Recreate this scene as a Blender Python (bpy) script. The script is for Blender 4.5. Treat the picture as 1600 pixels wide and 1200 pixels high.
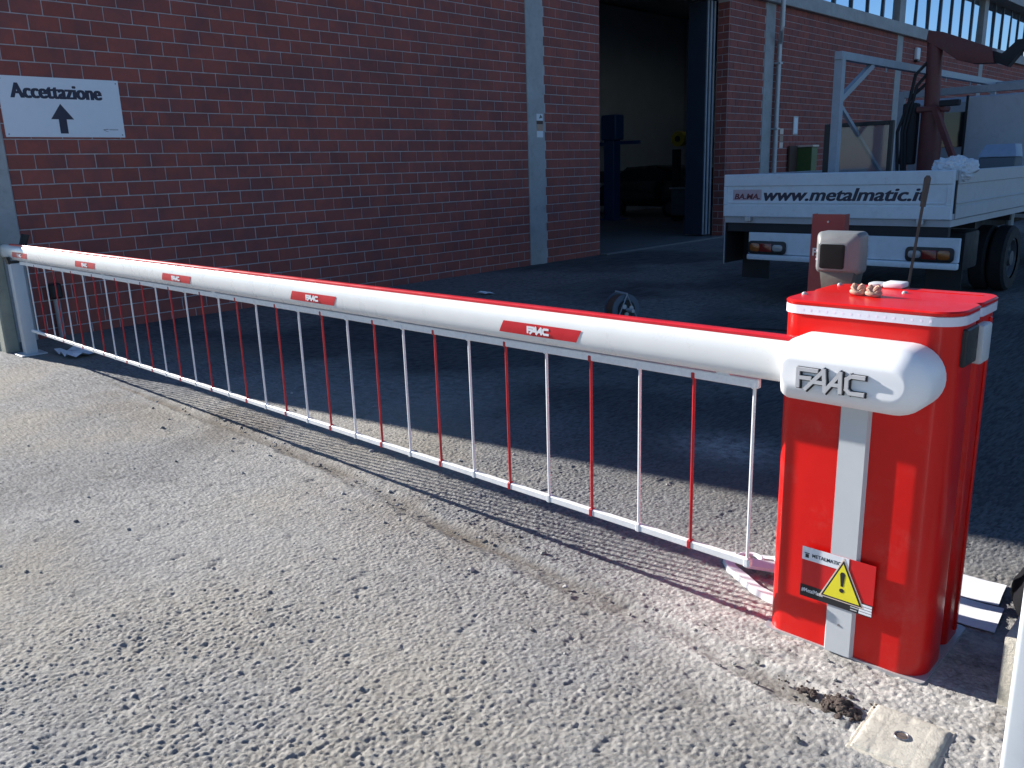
import bpy, bmesh, math, random
import numpy as np
from mathutils import Vector, Matrix

random.seed(7)
np.random.seed(7)
for o in list(bpy.data.objects):
    bpy.data.objects.remove(o)
scn = bpy.context.scene
col = scn.collection

# ------------------------------------------------------------------ camera
CAM = Vector((0.0, 0.0, 1.65))
RIGHT = Vector((0.72269131, 0.69049017, -0.03066923))
UP = Vector((-0.1513614, 0.20140402, 0.96774281))
FWD = Vector((-0.6743938, 0.69473718, -0.25006649))
FPX = 1294.7
cd = bpy.data.cameras.new('camera')
cam = bpy.data.objects.new('camera', cd)
col.objects.link(cam)
m = Matrix.Identity(4)
for i in range(3):
    m[i][0], m[i][1], m[i][2], m[i][3] = RIGHT[i], UP[i], -FWD[i], CAM[i]
cam.matrix_world = m
cd.sensor_width = 36.0
cd.lens = 36.0 * FPX / 1600.0
cd.clip_start = 0.05
cd.clip_end = 2000
scn.camera = cam

# ------------------------------------------------------------------ sky, sun, exposure
SUN = Vector((-0.91, -0.154, 0.385)).normalized()
world = bpy.data.worlds.new('World')
scn.world = world
world.use_nodes = True
wn = world.node_tree.nodes
wl = world.node_tree.links
bg = wn['Background']
sky = wn.new('ShaderNodeTexSky')
sky.sky_type = 'NISHITA'
sky.sun_disc = False
sky.sun_elevation = math.asin(SUN.z)
sky.sun_rotation = math.atan2(SUN.x, SUN.y)
sky.air_density = 0.9
sky.dust_density = 0.1
sky.ozone_density = 6.0
wl.new(sky.outputs['Color'], bg.inputs['Color'])
bg.inputs['Strength'].default_value = 0.065
sd = bpy.data.lights.new('sun', 'SUN')
sd.energy = 5.0
sd.angle = math.radians(0.7)
sd.color = (1.0, 0.955, 0.90)
sun = bpy.data.objects.new('sun', sd)
col.objects.link(sun)
sun.rotation_euler = (-SUN).to_track_quat('-Z', 'Y').to_euler()
sun.location = SUN * 40
scn.view_settings.view_transform = 'Standard'
scn.view_settings.look = 'None'
scn.view_settings.gamma = 1.0
scn.view_settings.use_curve_mapping = False
scn.view_settings.exposure = 1.15
scn.cycles.max_bounces = 6
scn.cycles.diffuse_bounces = 3
scn.cycles.glossy_bounces = 3
scn.cycles.transmission_bounces = 4
scn.cycles.caustics_reflective = False
scn.cycles.caustics_refractive = False


# ------------------------------------------------------------------ materials
def mat(name, c, rough=0.6, var=0.12, scale=6.0, bump=0.0, bscale=60.0, metal=0.0, coat=0.0, spec=0.5,
        rand=None, randamt=0.25, c2=None, grime=0.0, gcol=(0.12, 0.10, 0.08), stretch=None, trans=0.0, emit=None):
    M = bpy.data.materials.new(name)
    M.use_nodes = True
    nt = M.node_tree
    N, L = nt.nodes, nt.links
    b = N['Principled BSDF']
    tc = N.new('ShaderNodeTexCoord')
    geo = N.new('ShaderNodeNewGeometry')
    vec = geo.outputs['Position']
    if stretch:
        mp = N.new('ShaderNodeMapping')
        mp.inputs['Scale'].default_value = stretch
        L.new(vec, mp.inputs['Vector'])
        vec = mp.outputs['Vector']
    no = N.new('ShaderNodeTexNoise')
    no.inputs['Scale'].default_value = scale
    no.inputs['Detail'].default_value = 8
    no.inputs['Roughness'].default_value = 0.65
    L.new(vec, no.inputs['Vector'])
    mr = N.new('ShaderNodeMapRange')
    mr.inputs['From Min'].default_value = 0.3
    mr.inputs['From Max'].default_value = 0.7
    mr.inputs['To Min'].default_value = 1.0 - var
    mr.inputs['To Max'].default_value = 1.0 + var
    L.new(no.outputs['Fac'], mr.inputs['Value'])
    fac = mr.outputs['Result']
    if rand:
        if rand == 'object':
            src = N.new('ShaderNodeObjectInfo').outputs['Random']
        else:
            src = geo.outputs['Random Per Island']
        r2 = N.new('ShaderNodeMapRange')
        r2.inputs['To Min'].default_value = 1.0 - randamt
        r2.inputs['To Max'].default_value = 1.0 + randamt
        L.new(src, r2.inputs['Value'])
        mu = N.new('ShaderNodeMath')
        mu.operation = 'MULTIPLY'
        L.new(fac, mu.inputs[0])
        L.new(r2.outputs['Result'], mu.inputs[1])
        fac = mu.outputs[0]
    base = N.new('ShaderNodeRGB')
    base.outputs[0].default_value = (*c, 1)
    colour = base.outputs[0]
    if c2:
        mx = N.new('ShaderNodeMix')
        mx.data_type = 'RGBA'
        n2 = N.new('ShaderNodeTexNoise')
        n2.inputs['Scale'].default_value = scale * 0.35
        n2.inputs['Detail'].default_value = 6
        L.new(vec, n2.inputs['Vector'])
        rp = N.new('ShaderNodeMapRange')
        rp.inputs['From Min'].default_value = 0.42
        rp.inputs['From Max'].default_value = 0.62
        L.new(n2.outputs['Fac'], rp.inputs['Value'])
        L.new(rp.outputs['Result'], mx.inputs['Factor'])
        L.new(colour, mx.inputs['A'])
        mx.inputs['B'].default_value = (*c2, 1)
        colour = mx.outputs['Result']
    vm = N.new('ShaderNodeVectorMath')
    vm.operation = 'SCALE'
    L.new(colour, vm.inputs[0])
    L.new(fac, vm.inputs['Scale'])
    out = vm.outputs['Vector']
    if grime:
        n3 = N.new('ShaderNodeTexNoise')
        n3.inputs['Scale'].default_value = scale * 3
        n3.inputs['Detail'].default_value = 10
        n3.inputs['Roughness'].default_value = 0.75
        L.new(vec, n3.inputs['Vector'])
        rg = N.new('ShaderNodeMapRange')
        rg.inputs['From Min'].default_value = 0.52
        rg.inputs['From Max'].default_value = 0.72
        rg.inputs['To Max'].default_value = grime
        L.new(n3.outputs['Fac'], rg.inputs['Value'])
        mg = N.new('ShaderNodeMix')
        mg.data_type = 'RGBA'
        L.new(rg.outputs['Result'], mg.inputs['Factor'])
        L.new(out, mg.inputs['A'])
        mg.inputs['B'].default_value = (*gcol, 1)
        out = mg.outputs['Result']
    L.new(out, b.inputs['Base Color'])
    rr = N.new('ShaderNodeMapRange')
    rr.inputs['From Min'].default_value = 0.3
    rr.inputs['From Max'].default_value = 0.7
    rr.inputs['To Min'].default_value = max(0.02, rough * 0.8)
    rr.inputs['To Max'].default_value = min(1.0, rough * 1.2)
    L.new(no.outputs['Fac'], rr.inputs['Value'])
    L.new(rr.outputs['Result'], b.inputs['Roughness'])
    b.inputs['Metallic'].default_value = metal
    b.inputs['Coat Weight'].default_value = coat
    b.inputs['Coat Roughness'].default_value = 0.08
    b.inputs['Specular IOR Level'].default_value = spec
    b.inputs['Transmission Weight'].default_value = trans
    if emit:
        b.inputs['Emission Color'].default_value = (*emit[:3], 1)
        b.inputs['Emission Strength'].default_value = emit[3]
    if bump:
        nb = N.new('ShaderNodeTexNoise')
        nb.inputs['Scale'].default_value = bscale
        nb.inputs['Detail'].default_value = 8
        nb.inputs['Roughness'].default_value = 0.7
        L.new(vec, nb.inputs['Vector'])
        bp = N.new('ShaderNodeBump')
        bp.inputs['Strength'].default_value = 1.0
        bp.inputs['Distance'].default_value = bump
        L.new(nb.outputs['Fac'], bp.inputs['Height'])
        L.new(bp.outputs['Normal'], b.inputs['Normal'])
    return M


BR = (0.34, 0.092, 0.070)
M_brick_o = mat('fired_brick', BR, 0.85, 0.16, 9, 0.004, 90, rand='object', randamt=0.09, c2=(0.25, 0.080, 0.070), grime=0.22)
M_brick_i = mat('fired_brick_courses', BR, 0.85, 0.16, 9, 0.004, 90, rand='island', randamt=0.09, c2=(0.25, 0.080, 0.070), grime=0.22)
M_mortar = mat('mortar', (0.50, 0.45, 0.45), 0.95, 0.2, 12, 0.003, 160)
M_conc = mat('concrete', (0.42, 0.42, 0.41), 0.9, 0.16, 2.5, 0.004, 70, grime=0.35)
M_conc2 = mat('pale_concrete', (0.50, 0.46, 0.38), 0.92, 0.16, 5, 0.004, 90, grime=0.3)
M_red = mat('red_paint', (0.66, 0.008, 0.006), 0.34, 0.07, 2.5, 0.0012, 5, coat=0.12, spec=0.3, grime=0.12, gcol=(0.45, 0.30, 0.26))
M_red2 = mat('red_strip_plastic', (0.60, 0.012, 0.022), 0.35, 0.06, 8)
M_redrod = mat('red_rod_paint', (0.45, 0.015, 0.022), 0.4, 0.12, 20)
M_reddark = mat('dark_red_panel_paint', (0.20, 0.022, 0.028), 0.4, 0.1, 6, coat=0.3)
M_white = mat('white_paint', (0.80, 0.80, 0.78), 0.3, 0.03, 5, coat=0.35, grime=0.015)
M_whitep = mat('white_plastic', (0.80, 0.81, 0.82), 0.42, 0.02, 6)
M_rail = mat('white_rail_paint', (0.83, 0.83, 0.82), 0.4, 0.06, 30, grime=0.15)
M_grey = mat('light_grey_paint', (0.55, 0.57, 0.58), 0.4, 0.04, 6)
M_led = mat('led_strip_diffuser', (0.74, 0.72, 0.78), 0.35, 0.04, 40)
M_leddot = mat('led_chip', (0.86, 0.72, 0.82), 0.4, 0.05, 40)
M_dark = mat('black_plastic', (0.015, 0.016, 0.018), 0.45, 0.2, 20)
M_black = mat('black_print', (0.012, 0.012, 0.015), 0.6, 0.1, 20)
M_silver = mat('logo_silver', (0.56, 0.56, 0.57), 0.35, 0.04, 40, metal=0.2)
M_steel = mat('galvanised_steel', (0.46, 0.48, 0.50), 0.45, 0.15, 14, metal=0.5, grime=0.1)
M_screw = mat('screw_metal', (0.30, 0.30, 0.32), 0.35, 0.1, 60, metal=0.8)
M_yellow = mat('yellow_print', (0.80, 0.70, 0.03), 0.5, 0.04, 30)
M_labelred = mat('label_red', (0.60, 0.010, 0.013), 0.4, 0.04, 20)
M_labelwhite = mat('label_white', (0.75, 0.77, 0.80), 0.45, 0.04, 20)
M_cream = mat('label_cream_edge', (0.75, 0.60, 0.50), 0.5, 0.04, 20)
M_sign = mat('sign_panel', (0.80, 0.82, 0.85), 0.5, 0.03, 5)
M_signink = mat('sign_ink', (0.035, 0.035, 0.06), 0.6, 0.1, 10)
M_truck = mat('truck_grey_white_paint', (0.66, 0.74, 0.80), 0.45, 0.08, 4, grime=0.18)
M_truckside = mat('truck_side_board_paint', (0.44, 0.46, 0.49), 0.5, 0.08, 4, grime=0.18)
M_chassis = mat('chassis_black', (0.02, 0.02, 0.022), 0.7, 0.3, 8)
M_tyre = mat('tyre_rubber', (0.018, 0.018, 0.02), 0.8, 0.2, 20)
M_rim = mat('wheel_rim', (0.10, 0.105, 0.115), 0.5, 0.15, 15, metal=0.3)
M_lampred = mat('lamp_red_lens', (0.20, 0.016, 0.012), 0.2, 0.1, 20, coat=0.5)
M_lamporange = mat('lamp_orange_lens', (0.30, 0.09, 0.015), 0.2, 0.1, 20, coat=0.5)
M_lampwhite = mat('lamp_clear_lens', (0.35, 0.35, 0.36), 0.2, 0.1, 20, coat=0.5)
M_blue = mat('plate_blue', (0.03, 0.07, 0.30), 0.4, 0.1, 20)
M_rack = mat('rack_grey_steel', (0.34, 0.38, 0.42), 0.5, 0.15, 6, grime=0.2)
M_crane = mat('crane_rust_red', (0.16, 0.045, 0.04), 0.6, 0.2, 6, grime=0.4)
M_glass = mat('dark_window_glass', (0.02, 0.024, 0.028), 0.06, 0.05, 3, spec=0.6)
M_pane = mat('solar_window_glass', (0.80, 0.90, 1.0), 0.04, 0.02, 0.6, metal=1.0)
M_frame = mat('window_frame_steel', (0.10, 0.13, 0.17), 0.5, 0.1, 8)
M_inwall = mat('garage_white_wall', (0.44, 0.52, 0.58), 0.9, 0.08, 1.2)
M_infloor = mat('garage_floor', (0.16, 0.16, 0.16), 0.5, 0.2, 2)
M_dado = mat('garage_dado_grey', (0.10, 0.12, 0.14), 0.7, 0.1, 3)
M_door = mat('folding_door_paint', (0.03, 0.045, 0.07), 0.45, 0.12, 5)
M_lift = mat('lift_blue_paint', (0.02, 0.07, 0.22), 0.4, 0.1, 5)
M_carpaint = mat('dark_car_paint', (0.012, 0.013, 0.012), 0.25, 0.1, 5, coat=0.6)
M_brown = mat('brown_board', (0.10, 0.055, 0.04), 0.7, 0.2, 6)
M_green = mat('green_plastic', (0.075, 0.13, 0.04), 0.5, 0.1, 6)
M_paper = mat('paper', (0.80, 0.80, 0.82), 0.7, 0.03, 20)
M_twine = mat('twine', (0.50, 0.33, 0.24), 0.9, 0.25, 60, 0.002, 300)
M_rust = mat('rusty_bar', (0.10, 0.075, 0.06), 0.75, 0.3, 40, 0.001, 200)
M_cellgrey = mat('photocell_grey_plastic', (0.19, 0.20, 0.20), 0.4, 0.05, 12)
M_cellstem = mat('photocell_neck_smoked', (0.10, 0.10, 0.085), 0.35, 0.2, 30)
M_soil = mat('dark_soil', (0.075, 0.055, 0.045), 0.95, 0.35, 40, 0.006, 90)
M_stone = mat('loose_stone', (0.27, 0.265, 0.25), 0.9, 0.2, 60, rand='island', randamt=0.6)
M_rag = mat('white_plastic_film', (0.65, 0.70, 0.74), 0.3, 0.1, 20)
M_cable = mat('black_cable', (0.02, 0.02, 0.02), 0.5, 0.1, 20)
M_glove = mat('yellow_green_glove', (0.18, 0.17, 0.03), 0.8, 0.3, 20)
M_cover = mat('manhole_cover_concrete', (0.50, 0.47, 0.40), 0.9, 0.16, 12, 0.003, 150, grime=0.55)
M_gatepost = mat('gate_post_paint', (0.52, 0.56, 0.60), 0.5, 0.05, 5, grime=0.08)
M_basepl = mat('base_plate_zinc', (0.5, 0.5, 0.5), 0.5, 0.1, 20, metal=0.4)
M_gp = mat('gravelly_green_concrete', (0.32, 0.33, 0.27), 0.9, 0.2, 3, 0.004, 60, grime=0.3)
M_bag = mat('black_bag_cloth', (0.008, 0.008, 0.010), 0.95, 0.3, 20, spec=0.1)


def ground_material():
    M = bpy.data.materials.new('dusty_asphalt')
    M.use_nodes = True
    nt = M.node_tree
    N, L = nt.nodes, nt.links
    b = N['Principled BSDF']
    at = N.new('ShaderNodeAttribute')
    at.attribute_name = 'cover'
    sep = N.new('ShaderNodeSeparateColor')
    L.new(at.outputs['Color'], sep.inputs[0])
    geo = N.new('ShaderNodeNewGeometry')

    def noise(s, d=8, r=0.65):
        n = N.new('ShaderNodeTexNoise')
        n.inputs['Scale'].default_value = s
        n.inputs['Detail'].default_value = d
        n.inputs['Roughness'].default_value = r
        L.new(geo.outputs['Position'], n.inputs['Vector'])
        return n.outputs['Fac']

    def rng(v, a, b_, c, d):
        r = N.new('ShaderNodeMapRange')
        for k, x in zip(('From Min', 'From Max', 'To Min', 'To Max'), (a, b_, c, d)):
            r.inputs[k].default_value = x
        L.new(v, r.inputs['Value'])
        return r.outputs['Result']

    def mix(f, A, B):
        x = N.new('ShaderNodeMix')
        x.data_type = 'RGBA'
        L.new(f, x.inputs['Factor'])
        for s, v in (('A', A), ('B', B)):
            if isinstance(v, tuple):
                x.inputs[s].default_value = (*v, 1)
            else:
                L.new(v, x.inputs[s])
        return x.outputs['Result']

    c = mix(sep.outputs[2], (0.085, 0.087, 0.090), (0.270, 0.271, 0.270))       # each stone its own grey
    c = mix(rng(noise(0.9), 0.42, 0.62, 0.0, 0.45), c, (0.255, 0.25, 0.24))     # worn pale areas
    c = mix(rng(noise(0.55, 6, 0.6), 0.46, 0.64, 0.0, 0.7), c, (0.290, 0.262, 0.210))   # sandy film
    c = mix(rng(noise(3.1, 10, 0.7), 0.55, 0.75, 0.0, 0.5), c, (0.125, 0.12, 0.115))
    c = mix(at.outputs['Alpha'], c, mix(sep.outputs[2], (0.040, 0.041, 0.043), (0.12, 0.12, 0.12)))   # yard colour darkened to deepen the building's shade
    c = mix(rng(noise(1.7, 10, 0.75), 0.5, 0.72, 0.0, 0.45), c, (0.075, 0.072, 0.070))
    mu = N.new('ShaderNodeMath'); mu.operation = 'MULTIPLY'
    L.new(sep.outputs[1], mu.inputs[0]); L.new(rng(noise(22), 0.25, 0.6, 0.45, 1.0), mu.inputs[1])
    c = mix(mu.outputs[0], c, (0.130, 0.108, 0.085))                             # soil in the trench
    mu2 = N.new('ShaderNodeMath'); mu2.operation = 'MULTIPLY'
    L.new(sep.outputs[0], mu2.inputs[0]); L.new(rng(noise(14, 10, 0.75), 0.33, 0.6, 0.0, 1.0), mu2.inputs[1])
    c = mix(mu2.outputs[0], c, (0.56, 0.54, 0.50))                               # cement dust
    L.new(c, b.inputs['Base Color'])
    b.inputs['Roughness'].default_value = 0.9
    b.inputs['Specular IOR Level'].default_value = 0.3
    vo = N.new('ShaderNodeTexVoronoi')
    vo.inputs['Scale'].default_value = 58
    L.new(geo.outputs['Position'], vo.inputs['Vector'])
    ad = N.new('ShaderNodeMath'); ad.operation = 'MULTIPLY_ADD'
    L.new(vo.outputs['Distance'], ad.inputs[0]); ad.inputs[1].default_value = -0.9
    L.new(noise(240, 6, 0.7), ad.inputs[2])
    bp = N.new('ShaderNodeBump')
    bp.inputs['Strength'].default_value = 0.8
    bp.inputs['Distance'].default_value = 0.0065
    L.new(ad.outputs[0], bp.inputs['Height'])
    L.new(bp.outputs['Normal'], b.inputs['Normal'])
    return M


# ------------------------------------------------------------------ mesh helpers
class MB:
    def __init__(s):
        s.bm = bmesh.new()

    def box(s, x0, x1, y0, y1, z0, z1, bev=0.0, seg=1, M=None):
        vs = [s.bm.verts.new((x, y, z)) for x in (x0, x1) for y in (y0, y1) for z in (z0, z1)]
        q = [(0, 1, 3, 2), (4, 6, 7, 5), (0, 4, 5, 1), (2, 3, 7, 6), (0, 2, 6, 4), (1, 5, 7, 3)]
        fs = [s.bm.faces.new([vs[i] for i in f]) for f in q]
        if bev:
            es = list({e for f in fs for e in f.edges})
            r = bmesh.ops.bevel(s.bm, geom=es, offset=bev, segments=seg, profile=0.5, affect='EDGES')
            vs = list({v for f in r['faces'] for v in f.verts} | {v for v in vs if v.is_valid})
        if M is not None:
            bmesh.ops.transform(s.bm, matrix=M, verts=vs)
        return s

    def prism(s, pts, d, bev=0.0, seg=2):
        d = Vector(d)
        a = [s.bm.verts.new(p) for p in pts]
        b = [s.bm.verts.new(Vector(p) + d) for p in pts]
        n = len(pts)
        f0 = s.bm.faces.new(a[::-1])
        f1 = s.bm.faces.new(b)
        for i in range(n):
            s.bm.faces.new((a[i], a[(i + 1) % n], b[(i + 1) % n], b[i]))
        if bev:
            bmesh.ops.bevel(s.bm, geom=list(f0.edges) + list(f1.edges), offset=bev, segments=seg, profile=0.5, affect='EDGES')
        return s

    def loft(s, rings, cap=True, closed=True):
        R = [[s.bm.verts.new(p) for p in r] for r in rings]
        n = len(R[0])
        for i in range(len(R) - 1):
            for j in range(n if closed else n - 1):
                k = (j + 1) % n
                s.bm.faces.new((R[i][j], R[i][k], R[i + 1][k], R[i + 1][j]))
        if cap:
            s.bm.faces.new(R[0][::-1])
            s.bm.faces.new(R[-1])
        return s

    def tube(s, pts, r, n=10, cap=True):
        pts = [Vector(p) for p in pts]
        rings = []
        ref = None
        for i, p in enumerate(pts):
            t = (pts[min(i + 1, len(pts) - 1)] - pts[max(i - 1, 0)]).normalized()
            if ref is None:
                ref = Vector((0, 0, 1)) if abs(t.z) < 0.9 else Vector((1, 0, 0))
            u = t.cross(ref).normalized()
            v = t.cross(u).normalized()
            rr = r[i] if isinstance(r, (list, tuple)) else r
            rings.append([p + (u * math.cos(a) + v * math.sin(a)) * rr for a in [2 * math.pi * k / n for k in range(n)]])
        return s.loft(rings, cap)

    def bar(s, a, b, w, h, up=(0, 0, 1), bev=0.0):
        a, b = Vector(a), Vector(b)
        t = (b - a).normalized()
        u = t.cross(Vector(up)).normalized()
        v = u.cross(t)
        q = [(-w / 2, -h / 2), (w / 2, -h / 2), (w / 2, h / 2), (-w / 2, h / 2)]
        pts = [a + u * x + v * y for x, y in q]
        return s.prism(pts, b - a, bev, 1)

    def disc(s, c, axis, r, depth, n=24):
        c, axis = Vector(c), Vector(axis).normalized()
        return s.tube([c, c + axis * depth], r, n)

    def build(s, name, m, parent=None, flat=False):
        bm = s.bm
        bmesh.ops.recalc_face_normals(bm, faces=bm.faces)
        bm.verts.ensure_lookup_table()
        co = np.array([v.co for v in bm.verts])
        lo, hi = co.min(0), co.max(0)
        base = Vector(((lo[0] + hi[0]) / 2, (lo[1] + hi[1]) / 2, lo[2]))
        bmesh.ops.translate(bm, verts=bm.verts, vec=-base)
        if not flat:
            for f in bm.faces:
                f.smooth = True
            for e in bm.edges:
                if len(e.link_faces) == 2 and e.calc_face_angle(0) > 0.6:
                    e.smooth = False
        me = bpy.data.meshes.new(name)
        bm.to_mesh(me)
        bm.free()
        me.materials.append(m)
        o = bpy.data.objects.new(name, me)
        col.objects.link(o)
        o.location = base
        if parent:
            attach(o, parent)
        return o


def world_loc(o):
    p = o.location.copy()
    while o.parent:
        p = p + Vector(o.matrix_parent_inverse.translation) + o.parent.location
        o = o.parent
    return p


def attach(o, parent):
    """parent o and leave it where it stands"""
    o.parent = parent
    p = parent
    t = Vector((0, 0, 0))
    while p:
        t += p.location
        if p.parent:
            t += p.matrix_parent_inverse.translation
        p = p.parent
    o.matrix_parent_inverse = Matrix.Translation(-t)


def empty(name, loc):
    o = bpy.data.objects.new(name, None)
    o.empty_display_size = 0.2
    o.location = loc
    col.objects.link(o)
    return o


def tag(o, label=None, cat=None, group=None, kind=None):
    if label: o['label'] = label
    if cat: o['category'] = cat
    if group: o['group'] = group
    if kind: o['kind'] = kind
    return o


def thing(name, loc, label, cat, group=None):
    return tag(empty(name, loc), label, cat, group)


def rrect(x0, x1, y0, y1, r, n=6):
    """rounded rectangle outline, r = one radius or four (x1y1, x0y1, x0y0, x1y0)"""
    rs = r if isinstance(r, (list, tuple)) else [r] * 4
    pts = []
    for (cx, sx, cy, sy, a0), rr in zip(((x1, -1, y1, -1, 0), (x0, 1, y1, -1, 90), (x0, 1, y0, 1, 180), (x1, -1, y0, 1, 270)), rs):
        for k in range(n + 1):
            a = math.radians(a0 + 90 * k / n)
            pts.append((cx + sx * rr + rr * math.cos(a), cy + sy * rr + rr * math.sin(a)))
    return pts


def text_part(name, body, m, parent, org, ux, uy, w, h, ext=0.001, bold=0.0, shear=0.0, fat=(0.0,)):
    """lettering as flat mesh: fitted to w x h from org along ux / uy"""
    cu = bpy.data.curves.new('text', 'FONT')
    cu.body = body
    cu.size = 1.0
    cu.offset = bold
    cu.shear = shear
    cu.resolution_u = 3
    t = bpy.data.objects.new('text', cu)
    col.objects.link(t)
    dg = bpy.context.evaluated_depsgraph_get()
    me = bpy.data.meshes.new_from_object(t.evaluated_get(dg))
    bpy.data.objects.remove(t)
    n = len(me.vertices)
    a = np.zeros(n * 3)
    me.vertices.foreach_get('co', a)
    a = a.reshape(-1, 3)
    lo, hi = a.min(0), a.max(0)
    org, ux, uy = Vector(org), Vector(ux).normalized(), Vector(uy).normalized()
    nz = ux.cross(uy)
    tris = [tuple(p.vertices) for p in me.polygons]
    bpy.data.meshes.remove(me)
    mb = MB()
    for q, dx in enumerate(fat):
        vs = [mb.bm.verts.new(org + ux * ((c[0] - lo[0]) / (hi[0] - lo[0]) * w + dx) + uy * ((c[1] - lo[1]) / (hi[1] - lo[1]) * h)) for c in a]
        fs = []
        for t_ in tris:
            try:
                fs.append(mb.bm.faces.new([vs[k] for k in t_]))
            except ValueError:
                pass
        g = bmesh.ops.extrude_face_region(mb.bm, geom=fs)
        bmesh.ops.translate(mb.bm, verts=[v for v in g['geom'] if isinstance(v, bmesh.types.BMVert)], vec=nz * ext * (1 + 0.25 * q))
    return mb.build(name, m, parent, flat=True)


def stroke_part(name, lines, m, parent, org, ux, uy, sx, sy, wid, ext):
    org, ux, uy = Vector(org), Vector(ux).normalized(), Vector(uy).normalized()
    nz = ux.cross(uy)
    mb = MB()
    cnt = 0
    for i, ln in enumerate(lines):
        for (a, b) in zip(ln[:-1], ln[1:]):
            A = Vector((a[0] * sx, a[1] * sy)); B = Vector((b[0] * sx, b[1] * sy))
            t = (B - A).normalized(); q = Vector((-t.y, t.x))
            A2, B2 = A - t * wid * 0.42, B + t * wid * 0.42
            pts = [A2 + q * wid / 2, A2 - q * wid / 2, B2 - q * wid / 2, B2 + q * wid / 2]
            cnt += 1
            e = ext * (1 + 0.006 * cnt)
            mb.prism([org + ux * p.x + uy * p.y for p in pts], nz * e)
    return mb.build(name, m, parent, flat=True)


FAAC = [[(0, 0), (0, 1), (0.95, 1)], [(0.05, 0.52), (0.62, 0.52)], [(0.42, -0.1), (1.32, 1.08), (1.42, 0.0)],
        [(0.85, 0.36), (1.38, 0.36)], [(1.42, -0.1), (2.16, 1.06), (2.2, -0.02)], [(1.75, 0.36), (2.18, 0.36)],
        [(3.3, 0.98), (2.68, 0.98), (2.5, 0.8), (2.5, 0.22), (2.68, 0.03), (3.3, 0.03)]]


# ------------------------------------------------------------------ numpy noise
def hash2(ix, iy, s):
    h = (ix.astype(np.int64) * 374761393 + iy.astype(np.int64) * 668265263 + s * 974634777) & 0x7FFFFFFF
    h = ((h ^ (h >> 13)) * 1274126177) & 0x7FFFFFFF
    h = h ^ (h >> 16)
    return (h & 0xFFFFF) / float(0xFFFFF)


def vnoise(x, y, s):
    ix, iy = np.floor(x), np.floor(y)
    fx, fy = x - ix, y - iy
    fx = fx * fx * (3 - 2 * fx); fy = fy * fy * (3 - 2 * fy)
    a = hash2(ix, iy, s); b = hash2(ix + 1, iy, s); c = hash2(ix, iy + 1, s); d = hash2(ix + 1, iy + 1, s)
    return (a * (1 - fx) + b * fx) * (1 - fy) + (c * (1 - fx) + d * fx) * fy


def fbm(x, y, s, o=4):
    t, a, n = 0, 1.0, 0
    for k in range(o):
        t = t + a * vnoise(x * 2 ** k, y * 2 ** k, s + k); n += a; a *= 0.5
    return t / n


def worley(x, y, s):
    ix, iy = np.floor(x), np.floor(y)
    best = np.full(x.shape, 9.0); rid = np.zeros(x.shape)
    for dx in (-1, 0, 1):
        for dy in (-1, 0, 1):
            cx, cy = ix + dx, iy + dy
            px = cx + 0.1 + 0.8 * hash2(cx, cy, s); py = cy + 0.1 + 0.8 * hash2(cx, cy, s + 1)
            d = (px - x) ** 2 + (py - y) ** 2
            u = d < best
            best = np.where(u, d, best); rid = np.where(u, hash2(cx, cy, s + 2), rid)
    return np.sqrt(best), rid


# ------------------------------------------------------------------ ground (one sheet, fine near the barrier)
def axis(lo, hi, c0, c1, fine, glo, ghi, far_lo, far_hi):
    a = list(np.arange(c0, c1, fine))
    x, st, left = c0, fine, []
    while x > lo:
        st *= glo if x > far_lo else 1.3
        x -= st
        left.append(x)
    x, st, right = a[-1], fine, []
    while x < hi:
        st *= ghi if x < far_hi else 1.3
        x += st
        right.append(x)
    return np.array(left[::-1] + a + right)


TX = np.array([-9.5, -7.5, -4.2, -2.4, -1.5, -1.0, -0.7])
TY = np.array([2.50, 2.54, 2.55, 2.37, 2.33, 2.29, 2.27])


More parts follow.
